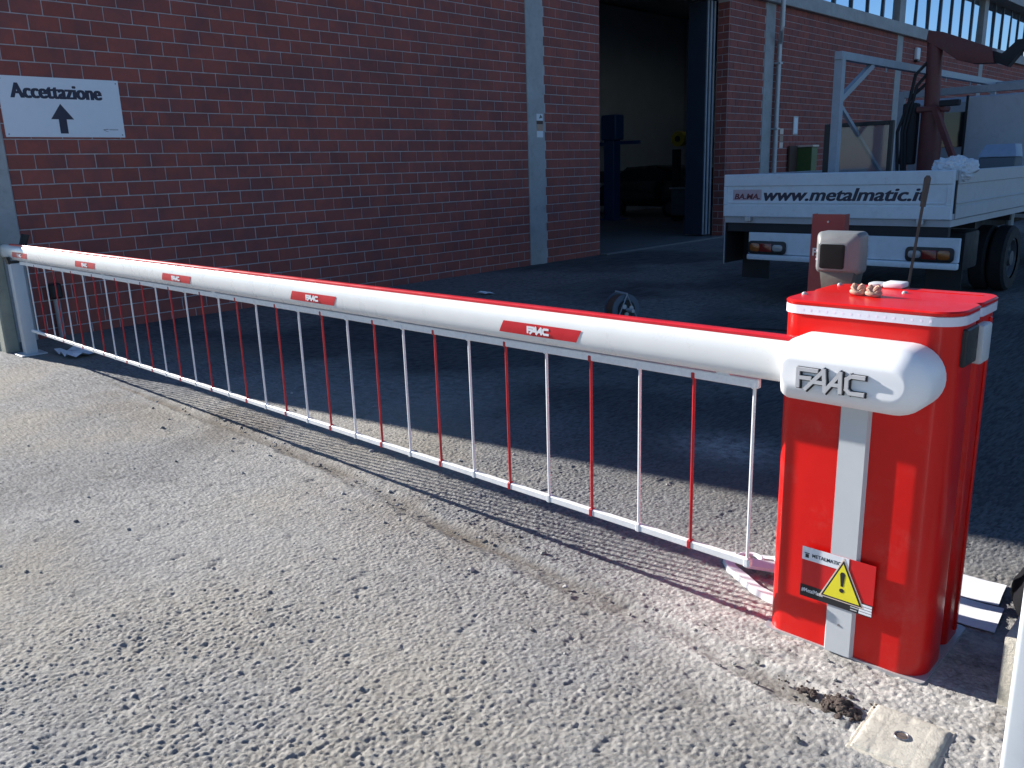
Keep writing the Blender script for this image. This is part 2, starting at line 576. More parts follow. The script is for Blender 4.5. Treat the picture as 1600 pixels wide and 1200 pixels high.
def ground_height(X, Y):
    d1, r1 = worley(X / 0.0175 + 0.5 * fbm(X * 40, Y * 40, 15, 2), Y / 0.0165 + 0.5 * fbm(X * 40, Y * 40, 19, 2), 11)
    d2, r2 = worley(X / 0.0100, Y / 0.0100, 31)
    peb = np.clip(1 - (d1 / 0.72) ** 2, 0, 1) * (0.3 + 0.9 * r1)
    peb2 = np.clip(1 - (d2 / 0.75) ** 2, 0, 1) * (0.3 + 0.7 * r2)
    holes = np.clip((fbm(X * 14, Y * 14, 71, 3) - 0.68) * 6, 0, 1)
    big = fbm(X * 0.7, Y * 0.7, 51, 4) - 0.5
    mid = fbm(X * 6, Y * 6, 61, 4) - 0.5
    rough = np.clip(0.8 + 1.0 * (fbm(X * 1.1 + 5, Y * 1.1, 81, 3) - 0.5), 0.5, 1.0)
    ty = np.interp(X, TX, TY) + 0.03 * (fbm(X * 3, X * 0 + 1.5, 91, 3) - 0.5)
    wid = 0.052 + 0.05 * (fbm(X * 5, X * 0 + 8.5, 93, 4) - 0.5)
    wid = wid * np.clip((X + 8.2) / 3.0, 0.0, 1) * np.clip((-0.75 - X) / 0.2, 0, 1) + 1e-4
    t = np.clip(1.35 - np.abs(Y - ty) / wid, 0, 1)
    t = t * np.clip((X + 8.2) / 1.5, 0, 1) * np.clip(0.25 + 2.4 * (fbm(X * 2.3, Y * 7, 97, 4) - 0.32), 0.1, 1)
    rim = np.exp(-((np.abs(Y - ty) - wid * 1.5) / 0.03) ** 2) * (wid > 0.01)
    lim = np.exp(-((X + 2.5) ** 2 + (Y - 2.5) ** 2) / 200.0)
    h = (0.0072 * (peb - 0.35) + 0.0044 * (peb2 - 0.35)) * rough * (1 - 0.85 * t)
    h = h - 0.006 * holes * (1 - t) + (0.003 * mid + 0.010 * big) * lim - 0.021 * t + 0.006 * rim
    near_cab = np.exp(-(((X + 0.95) / 0.7) ** 2 + ((Y - 2.6) / 0.45) ** 2))
    dust = np.clip(near_cab * 2.1, 0, 1)
    dust = np.maximum(dust, 0.5 * np.clip(rim, 0, 1) * np.clip((X + 4) / 3, 0, 1))
    dust = np.maximum(dust, 0.8 * np.exp(-(((X + 2.35) / 0.35) ** 2 + ((Y - 4.25) / 0.25) ** 2)))
    dust = np.maximum(dust, 0.35 * np.clip((fbm(X * 0.55 + 3, Y * 0.55, 121, 4) - 0.48) * 5, 0, 1))
    soil = np.clip(t * 1.2, 0, 1)
    soil = np.maximum(soil, 0.75 * np.clip((fbm(X * 2.2, Y * 2.2, 131, 4) - 0.5) * 5, 0, 1) * np.exp(-((Y - ty - 0.15) / 0.45) ** 2))
    dust = dust * (1 - 0.85 * np.clip(t * 1.2, 0, 1))
    yard = np.clip((Y - 3.1 + 0.9 * (fbm(X * 0.8, Y * 0.8, 141, 4) - 0.5)) / 1.6, 0, 1)  # mask for the shade put into the ground colour beyond the barrier
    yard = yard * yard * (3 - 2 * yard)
    return h, dust, soil, np.where(peb > peb2, r1, r2), yard


def build_ground():
    xs = axis(-260, 260, -3.1, -0.2, 0.0050, 1.0065, 1.2, -11, 0)
    ys = axis(-160, 340, 0.4, 3.3, 0.0050, 1.2, 1.02, 0, 20)
    X, Y = np.meshgrid(xs, ys, indexing='ij')
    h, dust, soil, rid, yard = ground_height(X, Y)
    n0, n1 = X.shape
    co = np.stack([X, Y, h], -1).reshape(-1, 3).astype(np.float32)
    idx = np.arange(n0 * n1).reshape(n0, n1)
    f = np.stack([idx[:-1, :-1], idx[1:, :-1], idx[1:, 1:], idx[:-1, 1:]], -1).reshape(-1, 4)
    me = bpy.data.meshes.new('ground')
    me.vertices.add(len(co)); me.vertices.foreach_set('co', co.ravel())
    me.loops.add(f.size); me.loops.foreach_set('vertex_index', f.ravel().astype(np.int32))
    me.polygons.add(len(f)); me.polygons.foreach_set('loop_start', np.arange(0, f.size, 4, dtype=np.int32))
    me.update()
    me.polygons.foreach_set('use_smooth', np.ones(len(f), dtype=bool))
    at = me.color_attributes.new('cover', 'FLOAT_COLOR', 'POINT')
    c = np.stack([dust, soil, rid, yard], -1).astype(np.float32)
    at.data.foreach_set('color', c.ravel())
    me.update()
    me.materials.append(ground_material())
    o = bpy.data.objects.new('ground', me)
    col.objects.link(o)
    tag(o, 'coarse grey dusty asphalt of the yard and driveway', kind='structure')
    print('ground verts', len(co))


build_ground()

# ------------------------------------------------------------------ brick building
WX = -10.0
BUILD = thing('brick_building', (-14, 20, 0), 'long red brick workshop with concrete pilasters and an open garage bay', 'building')
Z_COR = 5.22
PILS = [(2.40, 2.84), (10.88, 11.32), (19.16, 19.62), (27.42, 27.88), (35.7, 36.15)]
DOOR = (12.88, 17.53)


def wall_panel(y0, y1):
    mb = MB()
    mb.box(WX - 0.30, WX - 0.008, y0, y1, -0.05, Z_COR)
    return mb.build('wall', M_mortar, BUILD)


SEG = [(2.84, 10.88), (11.32, 12.88), (17.53, 19.16), (19.62, 27.42), (27.88, 35.7), (36.15, 60.0)]
BH, BL, JT = 0.1555, 0.311, 0.012


def proj(p):
    q = Vector(p) - CAM
    z = q.dot(FWD)
    if z < 0.1:
        return None
    return (800 + FPX * q.dot(RIGHT) / z, 600 - FPX * q.dot(UP) / z)


bricks = []      # (screen area, wall index, y0, y1, z0, z1)
SIGN = (2.87, 4.09, 2.142, 2.753)
for wi, (a, b) in enumerate(SEG):
    k = 0
    z = 0.100 - BH
    while z < Z_COR:
        z0, z1 = max(z + JT / 2, -0.03), min(z + BH - JT / 2, Z_COR - 0.004)
        y = (math.floor(a / BL)) * BL + (0.5 * BL if k % 2 else 0.0) - BL
        while y < b:
            y0, y1 = max(y + JT / 2, a + 0.004), min(y + BL - JT / 2, b - 0.004)
            if y1 - y0 > 0.03 and z1 - z0 > 0.02:
                P = [proj((WX, yy, zz)) for yy, zz in ((y0, z0), (y1, z0), (y1, z1), (y0, z1))]
                area = 0
                if all(P):
                    cx = sum(q[0] for q in P) / 4; cy = sum(q[1] for q in P) / 4
                    hid = SIGN[0] - .05 < y0 and y1 < SIGN[1] + .05 and SIGN[2] - .05 < z0 and z1 < SIGN[3] + .05
                    if 0 < cx < 1600 and 0 < cy < 1200 and not hid and y0 > 2.85:
                        area = abs(sum(P[i][0] * P[(i + 1) % 4][1] - P[(i + 1) % 4][0] * P[i][1] for i in range(4))) / 2
                        if z0 < 1.1 and cy > 395 and cx < 330:
                            area *= 0.6
                bricks.append((area, wi, y0, y1, z0, z1))
            y += BL
        z += BH
        k += 1
bricks.sort(key=lambda t: -t[0])


def brick_rings(L_, H_, ch=0.004, d=0.03):
    return ([(-d, -L_ / 2, -H_ / 2), (-d, L_ / 2, -H_ / 2), (-d, L_ / 2, H_ / 2), (-d, -L_ / 2, H_ / 2)],
            [(-ch, -L_ / 2, -H_ / 2), (-ch, L_ / 2, -H_ / 2), (-ch, L_ / 2, H_ / 2), (-ch, -L_ / 2, H_ / 2)],
            [(0, -L_ / 2 + ch, -H_ / 2 + ch), (0, L_ / 2 - ch, -H_ / 2 + ch), (0, L_ / 2 - ch, H_ / 2 - ch), (0, -L_ / 2 + ch, H_ / 2 - ch)])


QF = [(i * 4 + j, i * 4 + (j + 1) % 4, (i + 1) * 4 + (j + 1) % 4, (i + 1) * 4 + j) for i in range(2) for j in range(4)] + [(8, 9, 10, 11)]
walls = [wall_panel(a, b) for a, b in SEG]
mesh_cache = {}
N_IND = 300
for area, wi, y0, y1, z0, z1 in bricks[:N_IND]:
    key = (round(y1 - y0, 3), round(z1 - z0, 3))
    if key not in mesh_cache:
        me = bpy.data.meshes.new('brick')
        me.from_pydata([p for r in brick_rings(*key) for p in r], [], QF)
        me.materials.append(M_brick_o)
        mesh_cache[key] = me
    o = bpy.data.objects.new('brick', mesh_cache[key])
    o.location = (WX + random.uniform(-0.002, 0.0025), (y0 + y1) / 2, (z0 + z1) / 2)
    o.rotation_euler = (random.gauss(0, 0.004), random.gauss(0, 0.006), random.gauss(0, 0.004))
    col.objects.link(o)
    attach(o, walls[wi])
for wi in range(len(SEG)):
    V, F = [], []
    for area, w2, y0, y1, z0, z1 in bricks[N_IND:]:
        if w2 != wi:
            continue
        n = len(V)
        ox = WX + random.uniform(-0.002, 0.0025)
        ty, tz = random.gauss(0, 0.004), random.gauss(0, 0.006)
        for r in brick_rings(y1 - y0, z1 - z0):
            for p in r:
                V.append((ox + p[0] + ty * p[1] + tz * p[2], (y0 + y1) / 2 + p[1], (z0 + z1) / 2 + p[2]))
        F += [tuple(n + i for i in q) for q in QF]
    if V:
        me = bpy.data.meshes.new('brick_courses')
        me.from_pydata(V, [], F)
        me.materials.append(M_brick_i)
        o = bpy.data.objects.new('brick_courses', me)
        col.objects.link(o)
        attach(o, walls[wi])
        tag(o, kind='stuff')

for a, b in PILS:
    mb = MB().box(WX - 0.28, WX + 0.012, a + 0.002, b - 0.002, -0.05, Z_COR + 2.4, 0.01)
    mb.build('pilaster', M_conc, BUILD)
# corner return and end wall towards the street
mb = MB().box(-26, WX - 0.02, 2.30, 2.398, -0.05, 7.8)
mb.build('end_wall', M_gp, BUILD)
# concrete string beam under the clerestory
mb = MB().box(WX - 0.26, WX + 0.14, 2.34, 60, Z_COR + 0.002, Z_COR + 0.33, 0.012)
mb.build('concrete_beam', M_conc, BUILD)
# clerestory: panes, mullions
y = 2.85
panes = 0
GX = WX - 0.10
bay = [(2.84, 10.88), (11.32, 19.16), (19.62, 27.42), (27.88, 35.7), (36.15, 44.0)]
for a, b in bay:
    nP = 7
    st = (b - a) / nP
    for i in range(nP):
        p0, p1 = a + i * st + 0.03, a + (i + 1) * st - 0.03
        ta = random.gauss(0, 0.006)
        mb = MB().box(GX - 0.008, GX, p0, p1, Z_COR + 0.37, 7.12)
        o = mb.build('window_pane', M_pane, BUILD)
        o.rotation_euler = (0, random.gauss(0, 0.008), ta)
        w = 0.05 if i % 3 else 0.09
        mb = MB().box(GX - 0.05, GX + 0.05, a + i * st - w / 2 + 0.03, a + i * st + w / 2 + 0.03, Z_COR + 0.335, 7.16)
        mb.build('mullion', M_frame, BUILD)
    mb = MB().box(GX - 0.04, GX + 0.045, a, b, Z_COR + 0.334, Z_COR + 0.38)
    mb.build('window_sill', M_frame, BUILD)
mb = MB().box(GX - 0.2, GX - 0.1, 2.4, 60, Z_COR + 0.3, 7.3)
mb.build('clerestory_backing', M_frame, BUILD)
for a, b, c, d in ((-26, -13.0, 2.3, 60), (-12.0, WX + 0.45, 2.3, 60), (-13.0, -12.0, 2.3, 17.8), (-13.0, -12.0, 27.2, 60)):
    MB().box(a, b, c, d, 7.165, 7.75).build('roof_slab', M_conc, BUILD)      # unseen roof slot added to brighten the garage bay
# garage bay shell
mb = MB()
mb.box(-26, -25.8, 2.5, 60, 0, 7.16)
mb.box(-25.8, WX - 0.3, 59.9, 60, 0, 7.16)
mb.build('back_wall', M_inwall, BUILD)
mb = MB().box(-25.79, WX - 0.31, 30.0, 30.2, 0.02, 7.1)
part = mb.build('partition_wall', M_inwall, BUILD)
mb = MB().box(-25.78, WX - 0.32, 29.97, 29.998, 1.1, 1.5)
mb.build('dado_band', M_dado, BUILD)
mb = MB().box(-25.78, -19.02, 2.5, 29.9, -0.06, 0.012)
mb.box(-19.0, WX - 0.02, 2.5, 29.9, -0.06, 0.012)
mb.build('garage_floor', M_infloor, BUILD)
mb = MB().box(WX - 0.02, WX + 0.16, DOOR[0] + 0.01, DOOR[1] - 0.01, -0.05, 0.028, 0.01)
mb.build('door_threshold', mat('worn_threshold', (0.16, 0.16, 0.16), 0.9, 0.2, 6, grime=0.4), BUILD)
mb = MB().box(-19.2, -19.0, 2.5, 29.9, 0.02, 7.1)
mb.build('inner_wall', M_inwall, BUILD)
mb = MB().box(-18.995, -18.96, 2.5, 29.9, 1.1, 1.5)
mb.build('dado_band', M_dado, BUILD)
# door jamb bricks on the far reveal, one shallow skin
for side, yy in ((0, DOOR[0]), (1, DOOR[1])):
    V, F = [], []
    z = 0.1 - BH; k = 0
    while z < Z_COR - BH:
        z0, z1 = max(z + JT / 2, 0.0), z + BH - JT / 2
        x0, x1 = WX - 0.30, WX - 0.012
        cut = [x0, WX - 0.16 if k % 2 else x0, x1]
        for c0, c1 in zip(cut[:-1], cut[1:]):
            if c1 - c0 < 0.02: continue
            n = len(V); s = -1 if side else 1
            for q, yo in ((0, 0.0), (0.004, 0.006)):
                V += [(c0 + JT / 2 + q, yy + s * yo, z0 + q), (c1 - JT / 2 - q, yy + s * yo, z0 + q), (c1 - JT / 2 - q, yy + s * yo, z1 - q), (c0 + JT / 2 + q, yy + s * yo, z1 - q)]
            F += [(n + j, n + (j + 1) % 4, n + 4 + (j + 1) % 4, n + 4 + j) for j in range(4)] + [(n + 4, n + 5, n + 6, n + 7)]
        z += BH; k += 1
    me = bpy.data.meshes.new('jamb_bricks'); me.from_pydata(V, [], F); me.materials.append(M_brick_i)
    o = bpy.data.objects.new('jamb_bricks', me); col.objects.link(o); attach(o, walls[1 if side == 0 else 2]); tag(o, kind='stuff')
# folded door leaves at the far jamb
for i in range(4):
    y0 = 17.44 - i * 0.075
    mb = MB().box(-10.86 + 0.03 * (i % 2), -10.33 - 0.03 * (i % 2), y0 - 0.05, y0, 0.05, 5.1, 0.006)
    lf = mb.build('door_leaf', M_door, BUILD)
    mb = MB().box(-10.325 - 0.03 * (i % 2), -10.30 - 0.03 * (i % 2), y0 - 0.045, y0 - 0.005, 0.05, 5.1, 0.004)
    mb.build('edge_profile', M_rack, lf)
# downpipe: swan neck round the beam, then down the pilaster
mb = MB()
mb.tube([(-9.72, 19.42, 7.15), (-9.72, 19.42, 4.72), (-9.735, 19.425, 4.62), (-9.86, 19.66, 4.42), (-9.90, 19.70, 4.34), (-9.90, 19.70, 0.0)], 0.055, 12)
mb.build('downpipe', M_steel, BUILD)
for z in (0.9, 2.4, 3.9):
    MB().box(-10.0, -9.835, 19.63, 19.77, z, z + 0.04, 0.004).build('pipe_bracket', M_steel, BUILD)


# ------------------------------------------------------------------ boom barrier
BAR = thing('boom_barrier', (-0.97, 2.8, 0), 'red and white boom barrier with hanging red and white bar skirt closed across driveway', 'barrier')
# covers
o1 = rrect(-1.245, -0.705, 2.58, 2.815, [0.075, 0.05, 0.06, 0.085], 8)
o2 = rrect(-1.24, -0.715, 2.845, 3.02, [0.06, 0.06, 0.03, 0.03], 6)


def ring(o, z, d=0.0, c=None):
    cx = sum(p[0] for p in o) / len(o); cy = sum(p[1] for p in o) / len(o)
    w = max(p[0] for p in o) - cx; h = max(p[1] for p in o) - cy
    return [(cx + (p[0] - cx) * (w + d) / w, cy + (p[1] - cy) * (h + d) / h, z) for p in o]


fc = MB().loft([ring(o1, 0.004), ring(o1, 1.166)]).build('front_cover', M_red, BAR)
rc = MB().loft([ring(o2, 0.004), ring(o2, 1.166)]).build('rear_cover', M_red, BAR)
MB().box(-1.19, -0.752, 2.80, 2.86, 0.02, 1.18).build('cabinet_core', M_dark, BAR)
# two folded ribs on the side of the front cover and one on the rear
MB().box(-0.717, -0.708, 2.93, 2.95, 0.03, 1.15, 0.003).build('cover_rib', M_red, rc)
full = rrect(-1.245, -0.705, 2.58, 2.815, [0.06, 0.05, 0.06, 0.085], 8)
full2 = rrect(-1.24, -0.71, 2.80, 3.02, [0.06, 0.06, 0.03, 0.03], 6)
for o_, nm in ((full, 0), (full2, 1)):
    r0 = [ring(o_, 1.1665, 0.003), ring(o_, 1.1675, 0.005), ring(o_, 1.1945, 0.005), ring(o_, 1.1955, 0.002)]
    st = MB().loft(r0).build('led_strip', M_led, BAR)
    if nm == 0:
        for k in range(16):
            x = -1.17 + k * 0.026
            MB().box(x - 0.003, x + 0.003, 2.5743, 2.5765, 1.178, 1.184).build('led', M_leddot, st)
zt = 1.1965
for o_, e in ((full, 0.0), (full2, 0.0004)):
    MB().loft([ring(o_, zt + e, 0.004), ring(o_, zt + 0.009 + e, 0.006), ring(o_, zt + 0.014 + e, 0.001), ring(o_, zt + 0.0145 + e, -0.02)]).build('lid', M_red, BAR)
MB().box(-1.20, -0.745, 2.955, 2.962, 1.2112, 1.2135).build('lid_ridge', M_red, BAR)
for x, y in ((-1.215, 2.965), (-0.963, 2.885), (-1.225, 2.70)):
    MB().loft([[(x + r * math.cos(a), y + r * math.sin(a), z) for a in [k * math.pi / 5 for k in range(10)]] for r, z in ((0.009, 1.2105), (0.009, 1.2145), (0.005, 1.219))]).build('lid_screw', M_basepl, BAR)
MB().loft([ring(rrect(-1.253, -0.697, 2.572, 3.03, 0.02), -0.01), ring(rrect(-1.253, -0.697, 2.572, 3.03, 0.02), 0.006)]).build('base_plate', M_basepl, BAR)
# white cover strip down the front
mb = MB()
mb.prism([(-1.026, 2.5795, 0.006), (-1.018, 2.564, 0.006), (-0.934, 2.564, 0.006), (-0.926, 2.5795, 0.006)], (0, 0, 0.946), 0.0)
strip = mb.build('cover_strip', M_grey, BAR)
MB().disc((-0.976, 2.5638, 0.115), (0, -1, 0), 0.004, 0.002, 10).build('screw', M_screw, strip)
# side photocell in the seam
ph = MB().box(-0.712, -0.694, 2.64, 2.752, 1.040, 1.155, 0.004).build('side_photocell', M_dark, BAR)
MB().box(-0.712, -0.680, 2.754, 2.842, 1.030, 1.152, 0.008, 2).build('photocell_cover', M_grey, ph)
# arm housing
HZ, HR = 1.012, 0.101


def hous(Y, d):
    r = HR - d
    xl = -1.172 + d * 0.35
    xc = -0.722 - HR
    pts = []
    for k in range(17):
        a = math.radians(-90 + 180 * k / 16)
        pts.append((xc + r * math.cos(a) * (1 - 0.0 * d), Y, HZ + r * math.sin(a)))
    rl = min(0.045, r * 0.6)
    for k in range(7):
        a = math.radians(90 + 90 * k / 6)
        pts.append((xl + rl + rl * math.cos(a), Y, HZ + r - rl + rl * math.sin(a)))
    rl = 0.025
    for k in range(5):
        a = math.radians(180 + 90 * k / 4)
        pts.append((xl + rl + rl * math.cos(a), Y, HZ - r + rl + rl * math.sin(a)))
    return pts


hs = MB().loft([hous(2.578, 0.0), hous(2.47, 0.001), hous(2.455, 0.004), hous(2.437, 0.013), hous(2.420, 0.032), hous(2.411, 0.046), hous(2.407, 0.056), hous(2.4065, 0.062)]).build('arm_housing', M_whitep, BAR)
for x, z, y in ((-1.085, 1.083, 2.436), (-0.850, 1.083, 2.436), (-1.085, 0.944, 2.443), (-0.860, 0.944, 2.443)):
    s_ = 1 if z > HZ else -1
    MB().disc((x, y, z), (0, -0.75, 0.66 * s_), 0.006, 0.0035, 10).build('screw', M_screw, hs)
stroke_part('logo_backing', FAAC, M_dark, hs, (-1.091, 2.4065, 0.974), (1, 0, 0), (0, 0, 1), 0.0605, 0.054, 0.0165, 0.0060)
stroke_part('logo', FAAC, M_silver, hs, (-1.093, 2.4065, 0.9755), (1, 0, 0), (0, 0, 1), 0.0605, 0.054, 0.0115, 0.0125)
# boom tube: rounded oval section
X0, X1 = -9.47, -1.15


def oval(x, cy=2.518, cz=1.018, a=0.043, b=0.072, n=28):
    p = []
    for k in range(n):
        t = 2 * math.pi * k / n
        c, s = math.cos(t), math.sin(t)
        p.append((x, cy + a * math.copysign(abs(c) ** 0.85, c), cz + b * math.copysign(abs(s) ** 0.85, s)))
    return p


tube = MB().loft([oval(X0), oval(-6.0), oval(-3.0), oval(X1)]).build('boom_tube', M_white, BAR)
MB().loft([oval(X0 - 0.05, a=0.03, b=0.055), oval(X0 - 0.03, a=0.042, b=0.070), oval(X0 + 0.02, a=0.0455, b=0.0745)]).build('end_cap', M_dark, tube)
mb = MB()
mb.prism([(X0 + .25, 2.503, 1.0885), (X0 + .25, 2.503, 1.097), (X0 + .25, 2.510, 1.102), (X0 + .25, 2.548, 1.099), (X0 + .25, 2.556, 1.082), (X0 + .25, 2.545, 1.080)], (X1 - X0 - .27, 0, 0))
mb.build('red_top_strip', M_red2, tube)
for i in range(5):
    xa = -2.47 - 1.652 * i
    xb = xa + 0.455
    sl = 0.03
    # wraps the lower front of the tube
    rows = []
    for z in (0.983, 0.996, 1.009, 1.022, 1.034):
        s = (z - 1.018) / 0.072
        cc = (1 - abs(s) ** (2 / 0.85)) ** 0.425
        yy = 2.518 - 0.043 * cc - 0.0016
        f = (z - 0.983) / 0.051
        rows.append([(xa + sl * f, yy, z), (xb - sl * (1 - f), yy, z)])
    mb = MB()
    mb.loft(rows, cap=False, closed=False)
    stk = mb.build('reflective_sticker', M_red2, tube)
    stroke_part('sticker_lettering', FAAC, M_labelwhite, tube, ((xa + xb) / 2 - 0.058, 2.518 - 0.0432 - 0.0022, 0.997), (1, 0, 0), (0, 0, 1), 0.034, 0.022, 0.009, 0.0008)
# skirt
s0, sp = -1.301, 0.23574
YS = 2.524
rail = MB().box(-9.02, -1.283, YS - 0.011, YS + 0.011, 0.908, 0.940, 0.003).build('upper_skirt_rail', M_rail, BAR)
low = MB().box(-9.02, -1.285, YS - 0.011, YS + 0.011, 0.246, 0.274, 0.003).build('lower_skirt_rail', M_rail, BAR)
for k in range(5):
    x = -1.42 - 1.85 * k
    MB().box(x - 0.025, x + 0.025, YS - 0.008, YS + 0.008, 0.938, 0.962).build('rail_hanger', M_rail, rail)
rods = {}
for k in range(33):
    x = s0 - k * sp
    red = k % 2
    if red not in rods:
        o = MB().tube([(x, YS, 0.249), (x, YS, 0.915)], 0.0062, 8).build('skirt_rod', M_redrod if red else M_rail, rail)
        o2_ = MB().box(x - 0.009, x + 0.009, YS - 0.0135, YS + 0.0135, 0.243, 0.277, 0.003).build('rod_sleeve', M_redrod if red else M_rail, low)
        o3_ = MB().box(x - 0.008, x + 0.008, YS - 0.0135, YS + 0.0135, 0.905, 0.93, 0.003).build('rod_clip', M_redrod if red else M_rail, rail)
        rods[red] = (o, o2_, o3_, x)
    else:
        for src, par in zip(rods[red][:3], (rail, low, rail)):
            c = src.copy()
            col.objects.link(c)
            c.location.x += x - rods[red][3]
    if not red:
        pass
# warning label on the cabinet front
LY = 2.5615
lab = MB().box(-1.116, -0.868, LY, LY + 0.0012, 0.182, 0.368).build('warning_label', M_labelred, BAR)
MB().box(-1.116, -0.955, LY - 0.0012, LY - 0.0002, 0.320, 0.368).build('white_band', M_labelwhite, lab)
MB().box(-1.116, -0.868, LY - 0.0012, LY - 0.0002, 0.182, 0.226).build('black_band', M_black, lab)
text_part('label_lettering', 'METALMATIC', M_black, lab, (-1.080, LY - 0.0013, 0.335), (1, 0, 0), (0, 0, 1), 0.098, 0.013, 0.0005, 0.01)
MB().box(-1.107, -1.090, LY - 0.0019, LY - 0.0013, 0.344, 0.347).box(-1.104, -1.092, LY - 0.0019, LY - 0.0013, 0.329, 0.342).build('label_emblem', M_black, lab)
text_part('label_lettering', '#MetalMatic', M_labelwhite, lab, (-1.111, LY - 0.0013, 0.199), (1, 0, 0), (0, 0, 1), 0.076, 0.016, 0.0005, 0.015)
for k in range(4):
    MB().box(-0.912, -0.870, LY - 0.0019, LY - 0.0013, 0.186 + k * 0.0098, 0.1935 + k * 0.0098).build('label_line_block', M_labelwhite, lab)
    MB().box(-0.940, -0.918 + 0.004 * (k % 2), LY - 0.0019, LY - 0.0013, 0.1885 + k * 0.0098, 0.1915 + k * 0.0098).build('label_line', M_grey, lab)


def tri(cx, zb, w, h, y, t, nm, m_):
    MB().prism([(cx - w / 2, y, zb), (cx + w / 2, y, zb), (cx, y, zb + h)], (0, -t, 0)).build(nm, m_, lab)


TC = -0.972
tri(TC, 0.2060, 0.152, 0.160, LY - 0.0014, 0.0008, 'triangle_edge', M_cream)
tri(TC, 0.2100, 0.139, 0.147, LY - 0.0023, 0.0006, 'triangle_outline', M_black)
tri(TC, 0.2150, 0.122, 0.130, LY - 0.0030, 0.0006, 'triangle_field', M_yellow)
MB().prism([(TC - 0.004, LY - 0.0037, 0.263), (TC + 0.004, LY - 0.0037, 0.263), (TC + 0.0085, LY - 0.0037, 0.308), (TC + 0.004, LY - 0.0037, 0.315), (TC - 0.004, LY - 0.0037, 0.315), (TC - 0.0085, LY - 0.0037, 0.308)], (0, -0.0006, 0)).build('exclamation_mark', M_black, lab)
MB().disc((TC, LY - 0.0037, 0.248), (0, -1, 0), 0.0078, 0.0006, 16).build('exclamation_mark', M_black, lab)

# ------------------------------------------------------------------ support post for the arm tip
SP = thing('support_post', (-9.19, 2.52, 0), 'white square support post holding the far tip of the barrier arm', 'post')
MB().box(-9.245, -9.135, 2.465, 2.575, 0.0, 0.915, 0.008, 2).build('post', M_grey, SP)
MB().box(-9.31, -9.07, 2.40, 2.64, 0.0, 0.014, 0.004).build('base_plate', M_grey, SP)
mb = MB()
mb.prism([(-9.23, 2.455, 0.91), (-9.23, 2.585, 0.91), (-9.23, 2.60, 0.98), (-9.23, 2.57, 0.98), (-9.23, 2.56, 0.935), (-9.23, 2.48, 0.935), (-9.23, 2.47, 0.98), (-9.23, 2.44, 0.98)], (0.08, 0, 0))
mb.build('fork', M_dark, SP)
mb = MB()
mb.prism([(-9.45, 2.61, 0.94), (-9.45, 2.65, 0.94), (-9.38, 2.72, 1.17), (-9.40, 2.68, 1.18)], (0.10, 0, 0))
mb.build('catch_plate', M_dark, SP)

GP = thing('gate_pillar', (-9.59, 2.43, 0), 'weathered greenish concrete pillar behind the white support post', 'pillar')
MB().box(-9.74, -9.44, 2.37, 2.50, -0.03, 1.30, 0.015).build('shaft', M_gp, GP)
MB().box(-9.76, -9.42, 2.355, 2.515, 1.30, 1.35, 0.01).build('cap', M_gp, GP)

# ------------------------------------------------------------------ sign and small notices on the wall
SX = WX + 0.012
SG = thing('reception_sign', (SX, 3.48, SIGN[2]), 'white sign reading Accettazione above a black upward arrow', 'sign')
MB().box(SX - 0.02, SX, *SIGN, 0.002).build('panel', M_sign, SG)
text_part('lettering', 'Accettazione', M_signink, SG, (SX + 0.0005, 2.972, 2.535), (0, 1, 0), (0, 0, 1), 0.905, 0.150, 0.0008, 0.012, fat=(0.0, 0.009, 0.018))
MB().prism([(SX + 0.0005, 3.445, 2.487), (SX + 0.0005, 3.331, 2.328), (SX + 0.0005, 3.406, 2.328), (SX + 0.0005, 3.406, 2.181), (SX + 0.0005, 3.487, 2.181), (SX + 0.0005, 3.487, 2.328), (SX + 0.0005, 3.564, 2.328)], (0.001, 0, 0)).build('arrow', M_signink, SG)
lg = MB()
lg.prism([(SX + 0.0005, 3.855, 2.226), (SX + 0.0005, 3.885, 2.208), (SX + 0.0005, 3.92, 2.203), (SX + 0.0005, 3.885, 2.213), (SX + 0.0005, 3.868, 2.224), (SX + 0.0005, 3.93, 2.229), (SX + 0.0005, 3.90, 2.233)], (0.001, 0, 0))
lg.box(SX + 0.0005, SX + 0.0015, 3.925, 4.02, 2.222, 2.228)
lg.build('small_emblem', M_signink, SG)
for y, z in ((2.90, 2.72), (4.06, 2.72), (2.90, 2.17), (4.06, 2.17)):
    MB().disc((SX, y, z), (1, 0, 0), 0.008, 0.003, 10).build('screw', M_screw, SG)

PX = WX + 0.0125
NT = thing('pilaster_notice', (PX, 11.19, 2.18), 'small white and brown sticker strip on the concrete pilaster left of garage', 'notice')
for z0, z1, m_ in ((2.458, 2.57, M_paper), (2.40, 2.455, M_brown), (2.29, 2.397, M_twine), (2.18, 2.287, M_paper)):
    MB().box(PX, PX + 0.003, 11.10, 11.26, z0, z1).build('sticker', m_, NT)
MB().prism([(PX + 0.0035, 11.16, 2.49), (PX + 0.0035, 11.25, 2.51), (PX + 0.0035, 11.20, 2.56)], (0.001, 0, 0)).build('print', M_cellstem, NT)
WN = thing('wall_notice', (WX, 20.95, 2.35), 'white vertical notice plate on the brick wall beyond the downpipe', 'notice')
MB().box(WX, WX + 0.02, 20.80, 21.05, 2.30, 2.74, 0.003).build('plate', M_grey, WN)
MB().box(WX + 0.02, WX + 0.022, 20.84, 21.01, 2.34, 2.7).build('face', M_sign, WN)
WS = thing('wall_sticker', (WX, 20.2, 2.0), 'cream sticker strip on brick wall right beside the downpipe', 'notice')
for z0, z1, m_ in ((2.30, 2.44, M_cream), (2.13, 2.28, M_twine), (1.97, 2.11, M_cream)):
    MB().box(WX, WX + 0.004, 20.12, 20.30, z0, z1).build('sticker', m_, WS)
